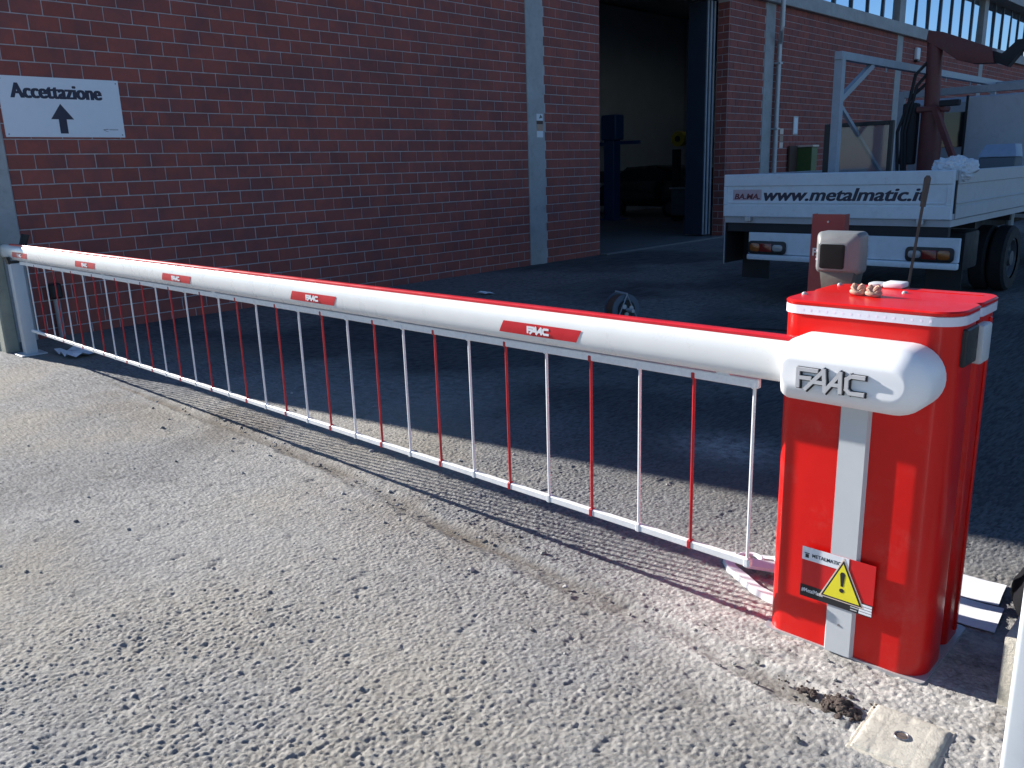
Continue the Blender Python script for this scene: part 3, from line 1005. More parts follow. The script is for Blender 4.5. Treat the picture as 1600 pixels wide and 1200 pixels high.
GB = thing('green_locker', (WX + 0.3, 21.3, 0), 'narrow green cabinet with brown back board against the brick wall', 'cabinet')
MB().box(WX + 0.02, WX + 0.45, 21.0, 21.32, 0.0, 1.98, 0.01).build('body', M_green, GB)
MB().box(WX + 0.02, WX + 0.48, 20.98, 21.34, 1.983, 2.03, 0.006).build('lid', M_cream, GB)
MB().box(WX + 0.03, WX + 0.08, 20.55, 20.97, 0.0, 2.02, 0.004).build('back_board', M_brown, GB)
WLp = thing('wall_lamp', (WX + 0.1, 29.05, 4.7), 'small white bulkhead lamp high on the brick wall', 'lamp')
MB().box(WX, WX + 0.10, 28.9, 29.2, 4.62, 4.98, 0.03, 2).build('housing', M_whitep, WLp)
MB().box(WX, WX + 0.12, 28.92, 29.18, 4.56, 4.615, 0.01).build('base', M_dark, WLp)
SPp = thing('standpipe', (WX + 0.1, 3.07, 0), 'short grey pipe with black head against brick wall behind first rods', 'pipe')
MB().tube([(WX + 0.06, 3.07, 0), (WX + 0.06, 3.07, 0.44)], 0.035, 10).build('pipe', M_steel, SPp)
MB().box(WX + 0.01, WX + 0.12, 3.01, 3.13, 0.43, 0.60, 0.02).build('head', M_dark, SPp)

# ------------------------------------------------------------------ flatbed truck
TR = thing('flatbed_truck', (-3.88, 12.5, 0), 'white dropside flatbed truck with loading crane parked tail towards the barrier', 'truck')
TY0 = 9.0
tg = MB()
XL, XR, ZB, ZT = -5.14, -2.63, 1.035, 1.518
tg.box(XL, XR, TY0, TY0 + 0.03, ZB, ZT, 0.004)
tg.box(XL + 0.004, XR - 0.004, TY0 - 0.014, TY0 + 0.002, ZT - 0.135, ZT - 0.004, 0.006)
tg.box(XL + 0.004, XR - 0.004, TY0 - 0.014, TY0 + 0.002, ZB + 0.004, ZB + 0.135, 0.006)
tg.box(XL + 0.06, XR - 0.07, TY0 - 0.010, TY0 + 0.002, ZB + 0.152, ZB + 0.172, 0.004)
tg.box(XL + 0.004, XL + 0.045, TY0 - 0.0135, TY0 + 0.002, ZB + 0.138, ZT - 0.138, 0.004)
tg.box(XR - 0.055, XR - 0.004, TY0 - 0.0135, TY0 + 0.002, ZB + 0.138, ZT - 0.138, 0.004)
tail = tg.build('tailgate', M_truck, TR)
text_part('lettering', 'www.metalmatic.it', M_signink, tail, (-4.635, TY0 - 0.0005, 1.218), (1, 0, 0), (0, 0, 1), 1.765, 0.135, 0.001, 0.014, 0.25, fat=(0.0, 0.010))
MB().box(-5.02, -4.66, TY0 - 0.002, TY0 - 0.0005, 1.225, 1.345).build('brand_patch', mat('pink_patch', (0.50, 0.40, 0.44), 0.5, 0.1, 20), tail)
text_part('brand_lettering', 'BA.MA.', mat('maroon_ink', (0.16, 0.03, 0.05), 0.6, 0.1, 20), tail, (-5.0, TY0 - 0.0022, 1.235), (1, 0, 0), (0, 0, 1), 0.32, 0.065, 0.001, 0.03, 0.2)
for x in (-4.85, -3.9, -2.95):
    MB().box(x, x + 0.07, TY0 - 0.03, TY0 + 0.03, 0.985, 1.045, 0.006).build('hinge', M_steel, tail)
for sx, nm in ((XR, 1), (XL, -1)):
    sb = MB()
    a, b = (sx - 0.03, sx) if nm == 1 else (sx, sx + 0.03)
    sb.box(a, b, TY0 + 0.045, 13.2, ZB, ZT - 0.005, 0.004)
    e0, e1 = (sx - 0.002, sx + 0.014) if nm == 1 else (sx - 0.014, sx + 0.002)
    for z0, z1 in ((ZT - 0.14, ZT - 0.008), (ZB + 0.004, ZB + 0.13), (ZB + 0.15, ZB + 0.17)):
        sb.box(e0, e1, TY0 + 0.09, 13.18, z0, z1, 0.005)
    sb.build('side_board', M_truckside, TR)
MB().box(XR - 0.002, XR + 0.012, TY0 + 0.035, TY0 + 0.075, ZB + 0.06, ZT - 0.1, 0.004).build('corner_latch', M_chassis, TR)
MB().box(XL + 0.01, XR - 0.01, TY0 + 0.03, 13.25, 0.965, 1.030).build('bed_floor', M_truckside, TR)
MB().box(XL + 0.03, XR - 0.03, TY0 + 0.05, TY0 + 0.13, 0.86, 0.962, 0.004).build('rear_crossmember', M_chassis, TR)
for x in (-4.4, -3.5):
    MB().box(x - 0.05, x + 0.05, TY0 + 0.2, 15.8, 0.62, 0.96, 0.004).build('chassis_rail', M_chassis, TR)
for y in (10.2, 11.6, 12.9):
    MB().box(XL + 0.1, XR - 0.1, y, y + 0.08, 0.87, 0.962).build('bed_bearer', M_chassis, TR)
# lamp bar
lb = MB()
lb.box(-4.79, -2.52, TY0 - 0.02, TY0 + 0.02, 0.62, 0.862, 0.006)
lb.box(-4.79, -2.52, TY0 - 0.055, TY0 + 0.02, 0.552, 0.615, 0.012, 2)
lbar = lb.build('lamp_bar', M_truck, TR)
for x0, sgn in ((-4.78, 1), (-3.02, -1)):
    lo, hi = x0, x0 + 0.46
    MB().prism([(p[0], TY0 - 0.021, p[1]) for p in rrect(lo, hi, 0.622, 0.768, 0.04, 4)], (0, -0.028, 0), 0.004).build('lamp_surround', M_dark, lbar)
    cells = [(0.03, 0.15, M_lamporange), (0.155, 0.30, M_lampred), (0.305, 0.43, M_lampwhite)]
    for c0, c1, m_ in cells:
        a, b = (lo + c0, lo + c1) if sgn == 1 else (hi - c1, hi - c0)
        hgt = 0.0 if m_ is not M_lampwhite else 0.01
        MB().prism([(p[0], TY0 - 0.047, p[1]) for p in rrect(a, b, 0.648 + hgt, 0.742 - hgt, 0.03 if m_ is not M_lampred else 0.008, 3)], (0, -0.012, 0), 0.004).build('tail_lamp', m_, lbar)
npl = MB().box(-3.98, -3.40, TY0 - 0.034, TY0 - 0.022, 0.64, 0.765, 0.004).build('number_plate', M_labelwhite, lbar)
for a, b in ((-3.978, -3.93), (-3.455, -3.402)):
    MB().box(a, b, TY0 - 0.037, TY0 - 0.0345, 0.644, 0.761).build('plate_band', M_blue, lbar)
for x in (-5.14, -2.98):
    MB().box(x, x + 0.36, TY0 + 0.5, TY0 + 0.515, 0.26, 0.86, 0.003).build('mudflap', M_chassis, TR)
MB().box(-5.16, -5.145, TY0 + 0.06, TY0 + 0.10, 0.47, 1.03, 0.003).build('corner_stay', M_rack, TR)
MB().box(-5.144, -5.13, TY0 + 0.06, TY0 + 0.9, 0.48, 1.03, 0.003).build('side_skirt', M_chassis, TR)
MB().box(-3.2, -2.75, 10.0, 10.5, 0.42, 0.84, 0.03, 2).build('tool_box', M_chassis, TR)


def wheel(x, y, r, w, parent, out):
    prof = [(r * 0.62, -w / 2), (r * 0.93, -w / 2), (r, -w / 2 + 0.03), (r, w / 2 - 0.03), (r * 0.93, w / 2), (r * 0.62, w / 2)]
    N = 32
    mb = MB()
    mb.loft([[(x + px, y + pr * math.cos(2 * math.pi * k / N), r + pr * math.sin(2 * math.pi * k / N)) for k in range(N)] for pr, px in prof], cap=False)
    t = mb.build('tyre', M_tyre, parent)
    d = out
    mb = MB()
    mb.loft([[(x + d * px, y + pr * math.cos(2 * math.pi * k / N), r + pr * math.sin(2 * math.pi * k / N)) for k in range(N)] for pr, px in
             ((r * 0.63, -w * 0.4), (r * 0.63, w * 0.40), (r * 0.56, w * 0.42), (r * 0.50, w * 0.15), (r * 0.25, w * 0.2), (r * 0.22, w * 0.45), (r * 0.05, w * 0.47))])
    mb.build('rim', M_rim, t)
    return t


for x, o_ in ((-2.78, 1), (-2.99, 1), (-4.98, -1), (-4.77, -1)):
    wheel(x, 11.75, 0.40, 0.19, TR, o_)
for x, o_ in ((-2.82, 1), (-4.9, -1)):
    wheel(x, 15.3, 0.40, 0.2, TR, o_)
MB().tube([(-4.8, 11.75, 0.4), (-2.9, 11.75, 0.4)], 0.07, 10).build('rear_axle', M_chassis, TR)
# cab
cb = MB()
cb.prism([(-4.82, 14.0, 0.75), (-4.82, 14.0, 2.42), (-4.82, 14.1, 2.5), (-4.82, 15.3, 2.5), (-4.82, 16.0, 1.75), (-4.82, 16.15, 0.75)], (2.05, 0, 0), 0.03)
cab = cb.build('cab', M_truckside, TR)
for a, b in ((-4.52, -3.98), (-3.55, -3.0)):
    MB().prism([(p[0], 13.985, p[1]) for p in rrect(a, b, 1.78, 2.28, 0.06, 4)], (0, 0.012, 0)).build('rear_window', M_glass, cab)
MB().prism([(-2.765, 14.5, 1.7), (-2.765, 14.5, 2.35), (-2.765, 15.25, 2.35), (-2.765, 15.75, 1.75)], (0.008, 0, 0)).build('side_window', M_glass, cab)
# headboard and ladder rack
for x in (-4.78, -2.75):
    MB().box(x - 0.04, x + 0.04, 13.45, 13.53, 1.03, 2.60, 0.004).build('headboard_post', M_rack, TR)
MB().box(-4.74, -2.72, 13.45, 13.53, 2.50, 2.60, 0.004).build('headboard_crossbar', M_rack, TR)
XK = -4.42
MB().box(XK - 0.05, XK + 0.05, 10.30, 10.40, 1.03, 2.885, 0.004).build('rack_post', M_rack, TR)
MB().box(XK - 0.045, XK + 0.045, 10.28, 17.4, 2.80, 2.892, 0.004).build('rack_rail', M_rack, TR)
MB().bar((XK, 11.32, 2.80), (XK, 10.42, 2.36), 0.06, 0.07).build('rack_brace', M_rack, TR)
MB().bar((XK, 10.42, 2.29), (XK, 12.0, 1.40), 0.04, 0.045).build('rack_brace', M_rack, TR)
MB().box(XK - 0.04, XK + 0.04, 16.7, 16.78, 2.1, 2.80, 0.004).build('rack_post', M_rack, TR)
MB().box(XK + 0.05, -2.7, 16.72, 16.80, 2.80, 2.86, 0.004).build('rack_crossbar', M_rack, TR)
for y in (11.8, 14.2, 15.4):
    MB().tube([(XK, y, 2.80), (XK, y, 2.74)], 0.012, 6).build('rack_hook', M_rack, TR)
# loading crane
cr = MB()
cr.box(-4.30, -3.86, 12.55, 12.95, 1.03, 1.30, 0.02)
cr.tube([(-4.08, 12.7, 1.3), (-4.08, 12.7, 2.28)], 0.145, 14)
cr.tube([(-4.10, 12.7, 2.28), (-4.13, 12.7, 3.22)], 0.10, 12)
mast = cr.build('crane_mast', M_crane, TR)
MB().box(-4.26, -3.90, 12.54, 12.86, 2.24, 2.32, 0.02).build('mast_collar', M_crane, mast)
MB().box(-4.46, -4.27, 12.62, 12.78, 1.55, 2.38, 0.02).build('valve_block', M_chassis, mast)
for dx, top in ((-0.30, 2.75), (-0.36, 2.45), (-0.26, 2.6)):
    MB().tube([(-4.1 + dx, 12.62, 1.4), (-4.12 + dx * 1.05, 12.6, 2.0), (-4.11 + dx * 0.7, 12.62, top), (-4.1, 12.68, top + 0.25)], 0.022, 6).build('hydraulic_hose', M_chassis, mast)
bm_ = MB()
bm_.prism([(-4.22, 12.60, 3.16), (-4.20, 12.60, 3.30), (-4.02, 12.60, 3.26), (-3.40, 12.60, 2.99), (-3.36, 12.60, 2.80), (-3.62, 12.60, 2.82), (-3.80, 12.60, 2.88), (-4.03, 12.60, 3.06)], (0, 0.22, 0), 0.008)
boom = bm_.build('crane_boom', M_crane, mast)
MB().prism([(-3.42, 12.63, 2.97), (-3.28, 12.63, 2.90), (-3.12, 12.63, 3.06), (-2.95, 12.63, 3.06), (-2.95, 12.63, 2.96), (-3.07, 12.63, 2.93), (-3.2, 12.63, 2.74), (-3.38, 12.63, 2.82)], (0, 0.16, 0), 0.008).build('crane_jib', M_chassis, mast)
MB().bar((-4.0, 12.52, 2.28), (-3.68, 12.45, 1.60), 0.07, 0.07).build('crane_ram', M_crane, mast)
MB().box(-3.95, -3.70, 12.5, 12.6, 2.30, 2.38, 0.01).build('control_lever', M_chassis, mast)
for x in (-4.62, -3.0):
    MB().tube([(x, 12.75, 1.05), (x, 12.75, 0.35)], 0.05, 10).build('outrigger', M_rack, TR)

# load on the bed
BF = thing('black_window_frame', (-4.6, 11.0, 1.03), 'tall black steel frame with glass pane standing on the truck bed', 'frame')
fx0, fx1, fz0, fz1, fy = -4.85, -3.98, 1.031, 2.10, 11.0
for a, b, c, d in ((fx0, fx0 + 0.17, fz0, fz1), (fx1 - 0.05, fx1, fz0, fz1), (fx0 + 0.172, fx1 - 0.052, fz1 - 0.05, fz1), (fx0 + 0.172, fx1 - 0.052, fz0, fz0 + 0.05)):
    MB().box(a, b, fy, fy + 0.06, c, d, 0.004).build('frame_bar', M_dark, BF)
MB().box(fx0 + 0.172, fx1 - 0.052, fy + 0.025, fy + 0.032, fz0 + 0.052, fz1 - 0.052).build('pane', mat('greyish_clear_pane', (0.55, 0.58, 0.62), 0.08, 0.1, 2, trans=0.85), BF)
MSh = thing('sheet_panel', (-3.3, 13.3, 1.03), 'large grey blue sheet panel leaning on the truck headboard', 'panel')
MB().box(-3.83, -2.72, 13.36, 13.385, 1.032, 2.44, 0.004).build('sheet', M_truckside, MSh)
MB().box(-3.86, -3.832, 13.35, 13.39, 1.032, 2.47, 0.003).build('edge_trim', M_chassis, MSh)
CT = thing('plastic_crate', (-2.95, 11.6, 1.03), 'dark crate with pale blue lid at right of the truck bed', 'crate')
MB().box(-3.12, -2.72, 11.5, 11.85, 1.031, 1.62, 0.02, 2).build('body', M_dado, CT)
MB().prism([(-3.13, 11.49, 1.622), (-2.71, 11.49, 1.622), (-2.75, 11.55, 1.77), (-3.07, 11.55, 1.77)], (0, 0.3, 0), 0.01).build('lid', mat('pale_blue_lid', (0.25, 0.33, 0.45), 0.5, 0.1, 8), CT)
# crumpled film
rg = MB()
bmesh.ops.create_icosphere(rg.bm, subdivisions=4, radius=1.0)
for v in rg.bm.verts:
    n = v.co.normalized()
    k = 0.6 + 0.9 * float(fbm(np.array([n.x * 3 + 7 + n.z]), np.array([n.y * 3 + 3 - n.z]), 5, 5)[0]) + 0.25 * random.random()
    v.co = Vector((n.x * 0.17 * k - 2.72, n.y * 0.12 * k + 9.25, max(n.z * 0.11 * k + 1.515, 1.40)))
o = rg.build('plastic_film', M_rag, None, flat=True)
tag(o, 'crumpled white plastic film bunched on the truck tailgate corner', 'plastic film')

# ------------------------------------------------------------------ things behind and on the cabinet
PC = thing('photocell_post', (-1.28, 3.1, 0), 'grey boxed photocell with dark lens on a post behind the red cabinet', 'sensor')
MB().tube([(-1.28, 3.13, 0.0), (-1.28, 3.13, 1.17)], 0.035, 12).build('post', M_rack, PC)
MB().prism([(-1.335, 3.08, 1.165), (-1.225, 3.08, 1.165), (-1.212, 3.08, 1.245), (-1.348, 3.08, 1.245)], (0, 0.10, 0), 0.01).build('neck', M_cellstem, PC)


def rr3(x0, x1, z0, z1, y, r):
    return [(p[0], y, p[1]) for p in rrect(x0, x1, z0, z1, r, 5)]


hb = MB().loft([rr3(-1.368, -1.196, 1.234, 1.390, 3.15, 0.02), rr3(-1.368, -1.196, 1.234, 1.390, 3.10, 0.02), rr3(-1.362, -1.202, 1.240, 1.384, 3.085, 0.02), rr3(-1.346, -1.236, 1.250, 1.352, 3.064, 0.012)]).build('housing', M_cellgrey, PC)
MB().loft([rr3(-1.338, -1.246, 1.256, 1.346, 3.068, 0.008), rr3(-1.338, -1.246, 1.256, 1.346, 3.060, 0.008), rr3(-1.328, -1.256, 1.266, 1.336, 3.059, 0.006)]).build('lens', mat('photocell_lens', (0.008, 0.008, 0.009), 0.5, 0.1, 10, spec=0.12), hb)
for z in (1.32, 1.288):
    MB().disc((-1.354, 3.076, z), (0, -1, 0), 0.005, 0.004, 8).build('screw', M_labelwhite, hb)
RP = thing('red_cover_panel', (-1.86, 4.0, 0), 'dark red metal cover panel leaning upright behind the photocell', 'panel')
rp = MB()
PB = Vector((-1.745, 4.02, 0.0))
lean = Vector((-1.690, 3.94, 1.40)) - PB
for (x0, x1, y0, y1) in ((-0.08, 0.08, 0, 0.004), (-0.08, -0.076, 0.0045, 0.05), (0.076, 0.08, 0.0045, 0.05)):
    b0 = PB
    rp.prism([b0 + Vector((x0, y0, 0)), b0 + Vector((x1, y0, 0)), b0 + Vector((x1, y1, 0)), b0 + Vector((x0, y1, 0))], lean)
rpn = rp.build('panel', M_reddark, RP)
ldir = lean.normalized()
pc = PB + lean * 0.975
MB().disc(pc + Vector((0, -0.001, 0)), (0, -1, -0.2), 0.005, 0.003, 8).build('screw', M_basepl, rpn)
stroke_part('lettering', FAAC, M_silver, rpn, PB + lean * 0.86 + Vector((-0.062, -0.003, 0)), (1, 0, 0), ldir, 0.036, 0.030, 0.008, 0.001)
MBr = thing('metal_bar', (-1.385, 3.92, 0), 'thin rusty metal bar standing upright behind the red cabinet', 'bar')
MB().tube([(-1.385, 3.92, 0.0), (-1.291, 3.90, 1.077), (-1.258, 3.90, 1.46)], 0.0065, 8).build('rod', M_rust, MBr)
MB().tube([(-1.259, 3.90, 1.44), (-1.249, 3.90, 1.56), (-1.248, 3.90, 1.572)], [0.012, 0.015, 0.007], 8).build('grip', M_rust, MBr)
# twine knots on the lid
TW = thing('twine_coil', (-1.05, 2.77, 1.212), 'two small tangled knots of beige twine on the red cabinet lid', 'twine')
for cx, cy, ph in ((-1.075, 2.775, 0.3), (-1.020, 2.765, 1.7)):
    for j in range(3):
        pts = []
        for k in range(22):
            a = 2 * math.pi * k / 21 * 1.0 + ph + j * 2.1
            rr = 0.0195 - 0.003 * j
            pts.append((cx + rr * math.cos(a), cy + rr * 0.9 * math.sin(a) * math.cos(0.5 * j), 1.221 + 0.007 * j + 0.009 * math.sin(2 * a + j) * (1 if j else 0.3)))
        MB().tube(pts, 0.0075, 7).build('loop', M_twine, TW)
WB = thing('white_receiver_box', (-1.05, 2.99, 1.212), 'small flat white plastic box at the back of the red cabinet lid', 'box')
MB().box(-1.065, -1.00, 2.965, 3.03, 1.2135, 1.232, 0.004, 2).build('case', M_whitep, WB)
MB().prism([(p[0], p[1], 1.2136) for p in rrect(-1.12, -1.068, 2.965, 3.03, 0.02, 4)], (0, 0, 0.012), 0.003).build('lid_flap', M_grey, WB)

# ------------------------------------------------------------------ offcuts by the cabinet foot
def offcut(pts, w, h, label, z=0.006):
    mb = MB()
    pts = [Vector((p[0], p[1], z + (p[2] if len(p) > 2 else 0))) for p in pts]
    for a, b in zip(pts[:-1], pts[1:]):
        t = (b - a).normalized() * w * 0.3
        mb.bar(a - t, b + t, w, h + random.uniform(0, 0.002), bev=0.003)
    o = mb.build('plastic_offcut', M_whitep)
    return tag(o, label, 'offcut', 'white plastic pieces by the cabinet')


rb = MB()
pts = [(-1.615, 2.99), (-1.60, 2.93), (-1.55, 2.875), (-1.47, 2.83), (-1.39, 2.78), (-1.31, 2.755), (-1.255, 2.755)]
rows = []
for i, q in enumerate(pts):
    a_, b_ = Vector(pts[max(0, i - 1)]), Vector(pts[min(len(pts) - 1, i + 1)])
    t_ = (b_ - a_).normalized(); n_ = Vector((-t_.y, t_.x)) * 0.02
    rows.append([(q[0] - n_.x, q[1] - n_.y, 0.002), (q[0] + n_.x, q[1] + n_.y, 0.002), (q[0] + n_.x * 0.9, q[1] + n_.y * 0.9, 0.028), (q[0] - n_.x * 0.9, q[1] - n_.y * 0.9, 0.028)])
o = rb.loft(rows).build('plastic_offcut', M_whitep)
tag(o, 'longest bent white plastic offcut lying nearest the driveway edge', 'offcut', 'white plastic pieces by the cabinet')
offcut([(-1.58, 3.00), (-1.46, 3.06), (-1.34, 3.12)], 0.03, 0.02, 'straight white plastic offcut under the last white skirt rod', 0.012)
offcut([(-1.42, 3.25, 0.0), (-1.30, 3.30, 0.02)], 0.05, 0.05, 'grey shadowed white channel piece lying farthest behind the cabinet foot', 0.027)
offcut([(-1.48, 2.92, 0.02), (-1.36, 2.96, 0.022)], 0.07, 0.012, 'broad flat white plate lying across the other offcuts', 0.022)
pts = [(-1.52 + 0.05 * math.cos(a), 2.97 + 0.05 * math.sin(a), 0.03) for a in [2 * math.pi * k / 14 for k in range(15)]]
o = MB().tube(pts, 0.011, 8).build('plastic_ring', M_whitep)
tag(o, 'small white plastic ring on the pile of offcuts at rod foot', 'ring', 'white plastic pieces by the cabinet')
pts = [(-1.40 + 0.035 * math.cos(a), 3.06 + 0.045 * math.sin(a), 0.032) for a in [2 * math.pi * k / 14 for k in range(12)]]
o = MB().tube(pts, 0.012, 8).build('plastic_hook', M_whitep)
tag(o, 'open hooked white plastic clip beside the plastic ring', 'clip', 'white plastic pieces by the cabinet')

# ------------------------------------------------------------------ papers, bag, block, gate post on the right
BK = thing('paper_booklet', (-0.75, 3.2, 0), 'open white paper booklet lying on the ground right of the cabinet', 'booklet')


def page(x0, x1, y0, y1, curl, z, nm):
    mb = MB()
    rows = []
    n = 10
    for i in range(n + 1):
        f = i / n
        y = y0 + (y1 - y0) * f
        zz = z + curl * math.sin(math.pi * f) + 0.0015 * math.sin(5 * f)
        rows.append([(x0 - 0.10 * (y - 3.04) * 1.0 + (x1 - x0) * j / 6, y + 0.012 * j / 6, zz + 0.0012 * math.sin(j * 1.3)) for j in range(7)])
    mb.loft(rows, cap=False, closed=False)
    rows2 = [[(p[0], p[1], p[2] - 0.0015) for p in r] for r in rows]
    mb.loft(rows2, cap=False, closed=False)
    return mb.build(nm, M_paper, BK)


page(-0.80, -0.612, 3.035, 3.24, 0.001, 0.008, 'page')
page(-0.82, -0.632, 3.245, 3.44, 0.006, 0.008, 'page')
bag = MB()
bmesh.ops.create_icosphere(bag.bm, subdivisions=4, radius=1.0)
for v in bag.bm.verts:
    n = v.co.normalized()
    k = 0.85 + 0.4 * float(fbm(np.array([n.x * 2 + 9 + n.z * 1.3]), np.array([n.y * 2 + 4 - n.z]), 15, 4)[0])
    v.co = Vector((-0.46 + 0.15 * n.x * k, 3.36 + 0.26 * n.y * k, max(0.0, 0.10 + 0.14 * n.z * k)))
o = bag.build('black_bag', M_bag)
tag(o, 'black cloth tool bag slumped on ground beside the paper booklet', 'bag')
CBk = thing('concrete_block', (-0.3, 2.78, 0), 'low beige concrete plinth at the right edge beside the cabinet', 'plinth')
MB().box(-0.50, -0.12, 2.625, 2.98, -0.02, 0.235, 0.008, 2).build('block', M_conc2, CBk)
MB().box(-0.44, -0.14, 2.75, 2.95, 0.2352, 0.262, 0.004).build('top_plate', M_frame, CBk)
GPo = thing('gate_post', (-0.2, 1.95, 0), 'pale grey painted steel gate post in the bottom right corner', 'post')
MB().box(-0.345, -0.16, 1.93, 2.10, 0.0, 2.1, 0.012, 3).build('post', M_gatepost, GPo)
MB().box(-0.40, -0.10, 1.87, 2.16, 0.0, 0.012, 0.003).build('base_plate', M_gatepost, GPo)
MH = thing('manhole_cover', (-0.66, 2.26, 0), 'small square concrete manhole cover sunk in the ground before the cabinet', 'manhole cover')
ang = Matrix.Translation((-0.655, 2.262, 0)) @ Matrix.Rotation(math.radians(3), 4, 'Z')
n = 46
gx = np.linspace(-0.106, 0.106, n); gy = np.linspace(-0.119, 0.119, n)
GX_, GY_ = np.meshgrid(gx, gy, indexing='ij')
hh = 0.0125 + 0.0016 * (fbm(GX_ * 60 + 3, GY_ * 60, 201, 4) - 0.5) - 0.0030 * np.clip((fbm(GX_ * 22, GY_ * 22, 211, 3) - 0.62) * 5, 0, 1)
for c_ in (-0.053, 0.0, 0.053):
    hh -= 0.0011 * np.exp(-((GX_ - c_) / 0.0022) ** 2)
for c_ in (-0.06, 0.0, 0.06):
    hh -= 0.0006 * np.exp(-((GY_ - c_) / 0.0024) ** 2)
edge = np.minimum(np.minimum(GX_ + 0.106, 0.106 - GX_), np.minimum(GY_ + 0.119, 0.119 - GY_))
hh -= 0.010 * np.exp(-edge / (0.0022 + 0.004 * fbm(GX_ * 25, GY_ * 25, 221, 3)))
slab = MB()
rows = [[ang @ Vector((GX_[i, j], GY_[i, j], hh[i, j])) for j in range(n)] for i in range(n)]
slab.loft(rows, cap=False, closed=False)
slab.build('slab', M_cover, MH)
MB().box(-0.118, 0.118, -0.13, 0.13, -0.03, 0.003, 0.004, M=ang).build('frame', M_conc2, MH)
pts = [(-0.655 + 0.0 + 0.019 * math.cos(a), 2.262 + 0.019 * math.sin(a), 0.0146) for a in [2 * math.pi * k / 16 for k in range(17)]]
MB().tube(pts, 0.0025, 6).build('lifting_ring', M_screw, MH)
MB().disc((-0.655, 2.262, 0.0138), (0, 0, 1), 0.0165, 0.0006, 16).build('lifting_hole', M_rust, MH)
MB().bar((-0.669, 2.262, 0.0148), (-0.641, 2.262, 0.0148), 0.004, 0.003).build('lifting_bar', M_screw, MH)

# soil clods dug out beside the trench
rs = random.Random(3)
V, F = [], []


def clod(cx, cy, cz, r, sd):
    bm2 = bmesh.new()
    bmesh.ops.create_icosphere(bm2, subdivisions=2, radius=1.0)
    n0 = len(V)
    for v in bm2.verts:
        n = v.co.normalized()
        k = 0.6 + 0.8 * float(vnoise(np.array([n.x * 1.8 + sd]), np.array([n.y * 1.8 + n.z * 1.7 + sd * 0.37]), 3)[0])
        V.append((cx + n.x * r * k, cy + n.y * r * k, cz + n.z * r * k * 0.75))
    for f in bm2.faces:
        F.append(tuple(n0 + v.index for v in f.verts))
    bm2.free()


for k in range(150):
    s = rs.random()
    cx, cy = -0.850 + rs.gauss(0, 0.030), 2.288 + rs.gauss(0, 0.022)
    if k > 100:
        cx, cy = -0.90 + rs.gauss(0, 0.10), 2.30 + rs.gauss(0, 0.05)
    if k > 130:
        cx, cy = -0.955 + rs.gauss(0, 0.014), 2.30 + rs.gauss(0, 0.01)
    r = rs.uniform(0.004, 0.013) if k <= 100 or k > 130 else rs.uniform(0.002, 0.005)
    clod(cx, cy, 0.004 + max(0, 0.022 - 0.5 * math.hypot(cx + 0.845, cy - 2.288)), r, k * 1.3)
me = bpy.data.meshes.new('soil_clods'); me.from_pydata(V, [], F); me.materials.append(M_soil)
o = bpy.data.objects.new('soil_clods', me); col.objects.link(o)
tag(o, 'dark crumbly soil clods heaped at the trench end before cabinet', 'soil', kind='stuff')
# loose stones over the driveway
V, F = [], []
for k in range(330):
    if k < 150:
        cx, cy = rs.uniform(-6.5, -0.5), rs.uniform(0.6, 3.6)
    else:
        cx = rs.uniform(-6.5, -0.8)
        cy = float(np.interp(cx, TX, TY)) + rs.gauss(0, 0.12)
    r = abs(rs.gauss(0, 0.0035)) + 0.003
    clod(cx, cy, r * 0.35, r, k * 0.77)
me = bpy.data.meshes.new('loose_gravel'); me.from_pydata(V, [], F); me.materials.append(M_stone)
o = bpy.data.objects.new('loose_gravel', me); col.objects.link(o)
tag(o, 'scattered loose gravel stones on the asphalt driveway', 'gravel', kind='stuff')

# ------------------------------------------------------------------ yard odds and ends
RE = thing('cable_reel', (-5.3, 7.2, 0), 'dark cable reel on steel stand lying in the shaded yard', 'cable reel')
ax = Vector((0.93, -0.36, 0)).normalized()
c0 = Vector((-5.38, 7.22, 0.17))


def flange(c, r, t, m_, nm):
    MB().disc(c, ax, r, t, 28).build(nm, m_, RE)


flange(c0, 0.165, 0.012, M_frame, 'flange')
flange(c0 + ax * 0.014, 0.145, 0.15, M_brown, 'cable_winding')
flange(c0 + ax * 0.166, 0.165, 0.012, M_frame, 'flange')
flange(c0 + ax * 0.179, 0.10, 0.02, M_chassis, 'hub')
for a in (0.3, 2.4, 4.5):
    p = c0 + ax * 0.20 + Vector((0.36, 0.93, 0)) * 0.05 * math.cos(a) + Vector((0, 0, 0.05 * math.sin(a)))
    MB().disc(p, ax, 0.025, 0.012, 12).build('socket', M_steel, RE)
MB().disc(c0 + ax * 0.20, ax, 0.02, 0.12, 12).build('crank_knob', M_steel, RE)
mb = MB()
for s in (-0.03, 0.20):
    b = c0 + ax * s
    sd_ = Vector((0.36, 0.93, 0))
    mb.tube([b - sd_ * 0.15 + Vector((0, 0, -0.16)), b + Vector((0, 0, 0.16)), b + sd_ * 0.15 + Vector((0, 0, -0.16))], 0.009, 6)
mb.build('stand', M_rack, RE)
MB().tube([c0 + ax * -0.03 + Vector((0, 0, 0.17)), c0 + ax * 0.2 + Vector((0, 0, 0.17))], 0.01, 6).build('handle', M_rack, RE)
pts = [(-5.1, 7.1), (-4.85, 6.95), (-4.55, 7.15), (-4.25, 7.5), (-3.9, 7.72), (-3.4, 7.78), (-2.9, 7.7)]
sm = []
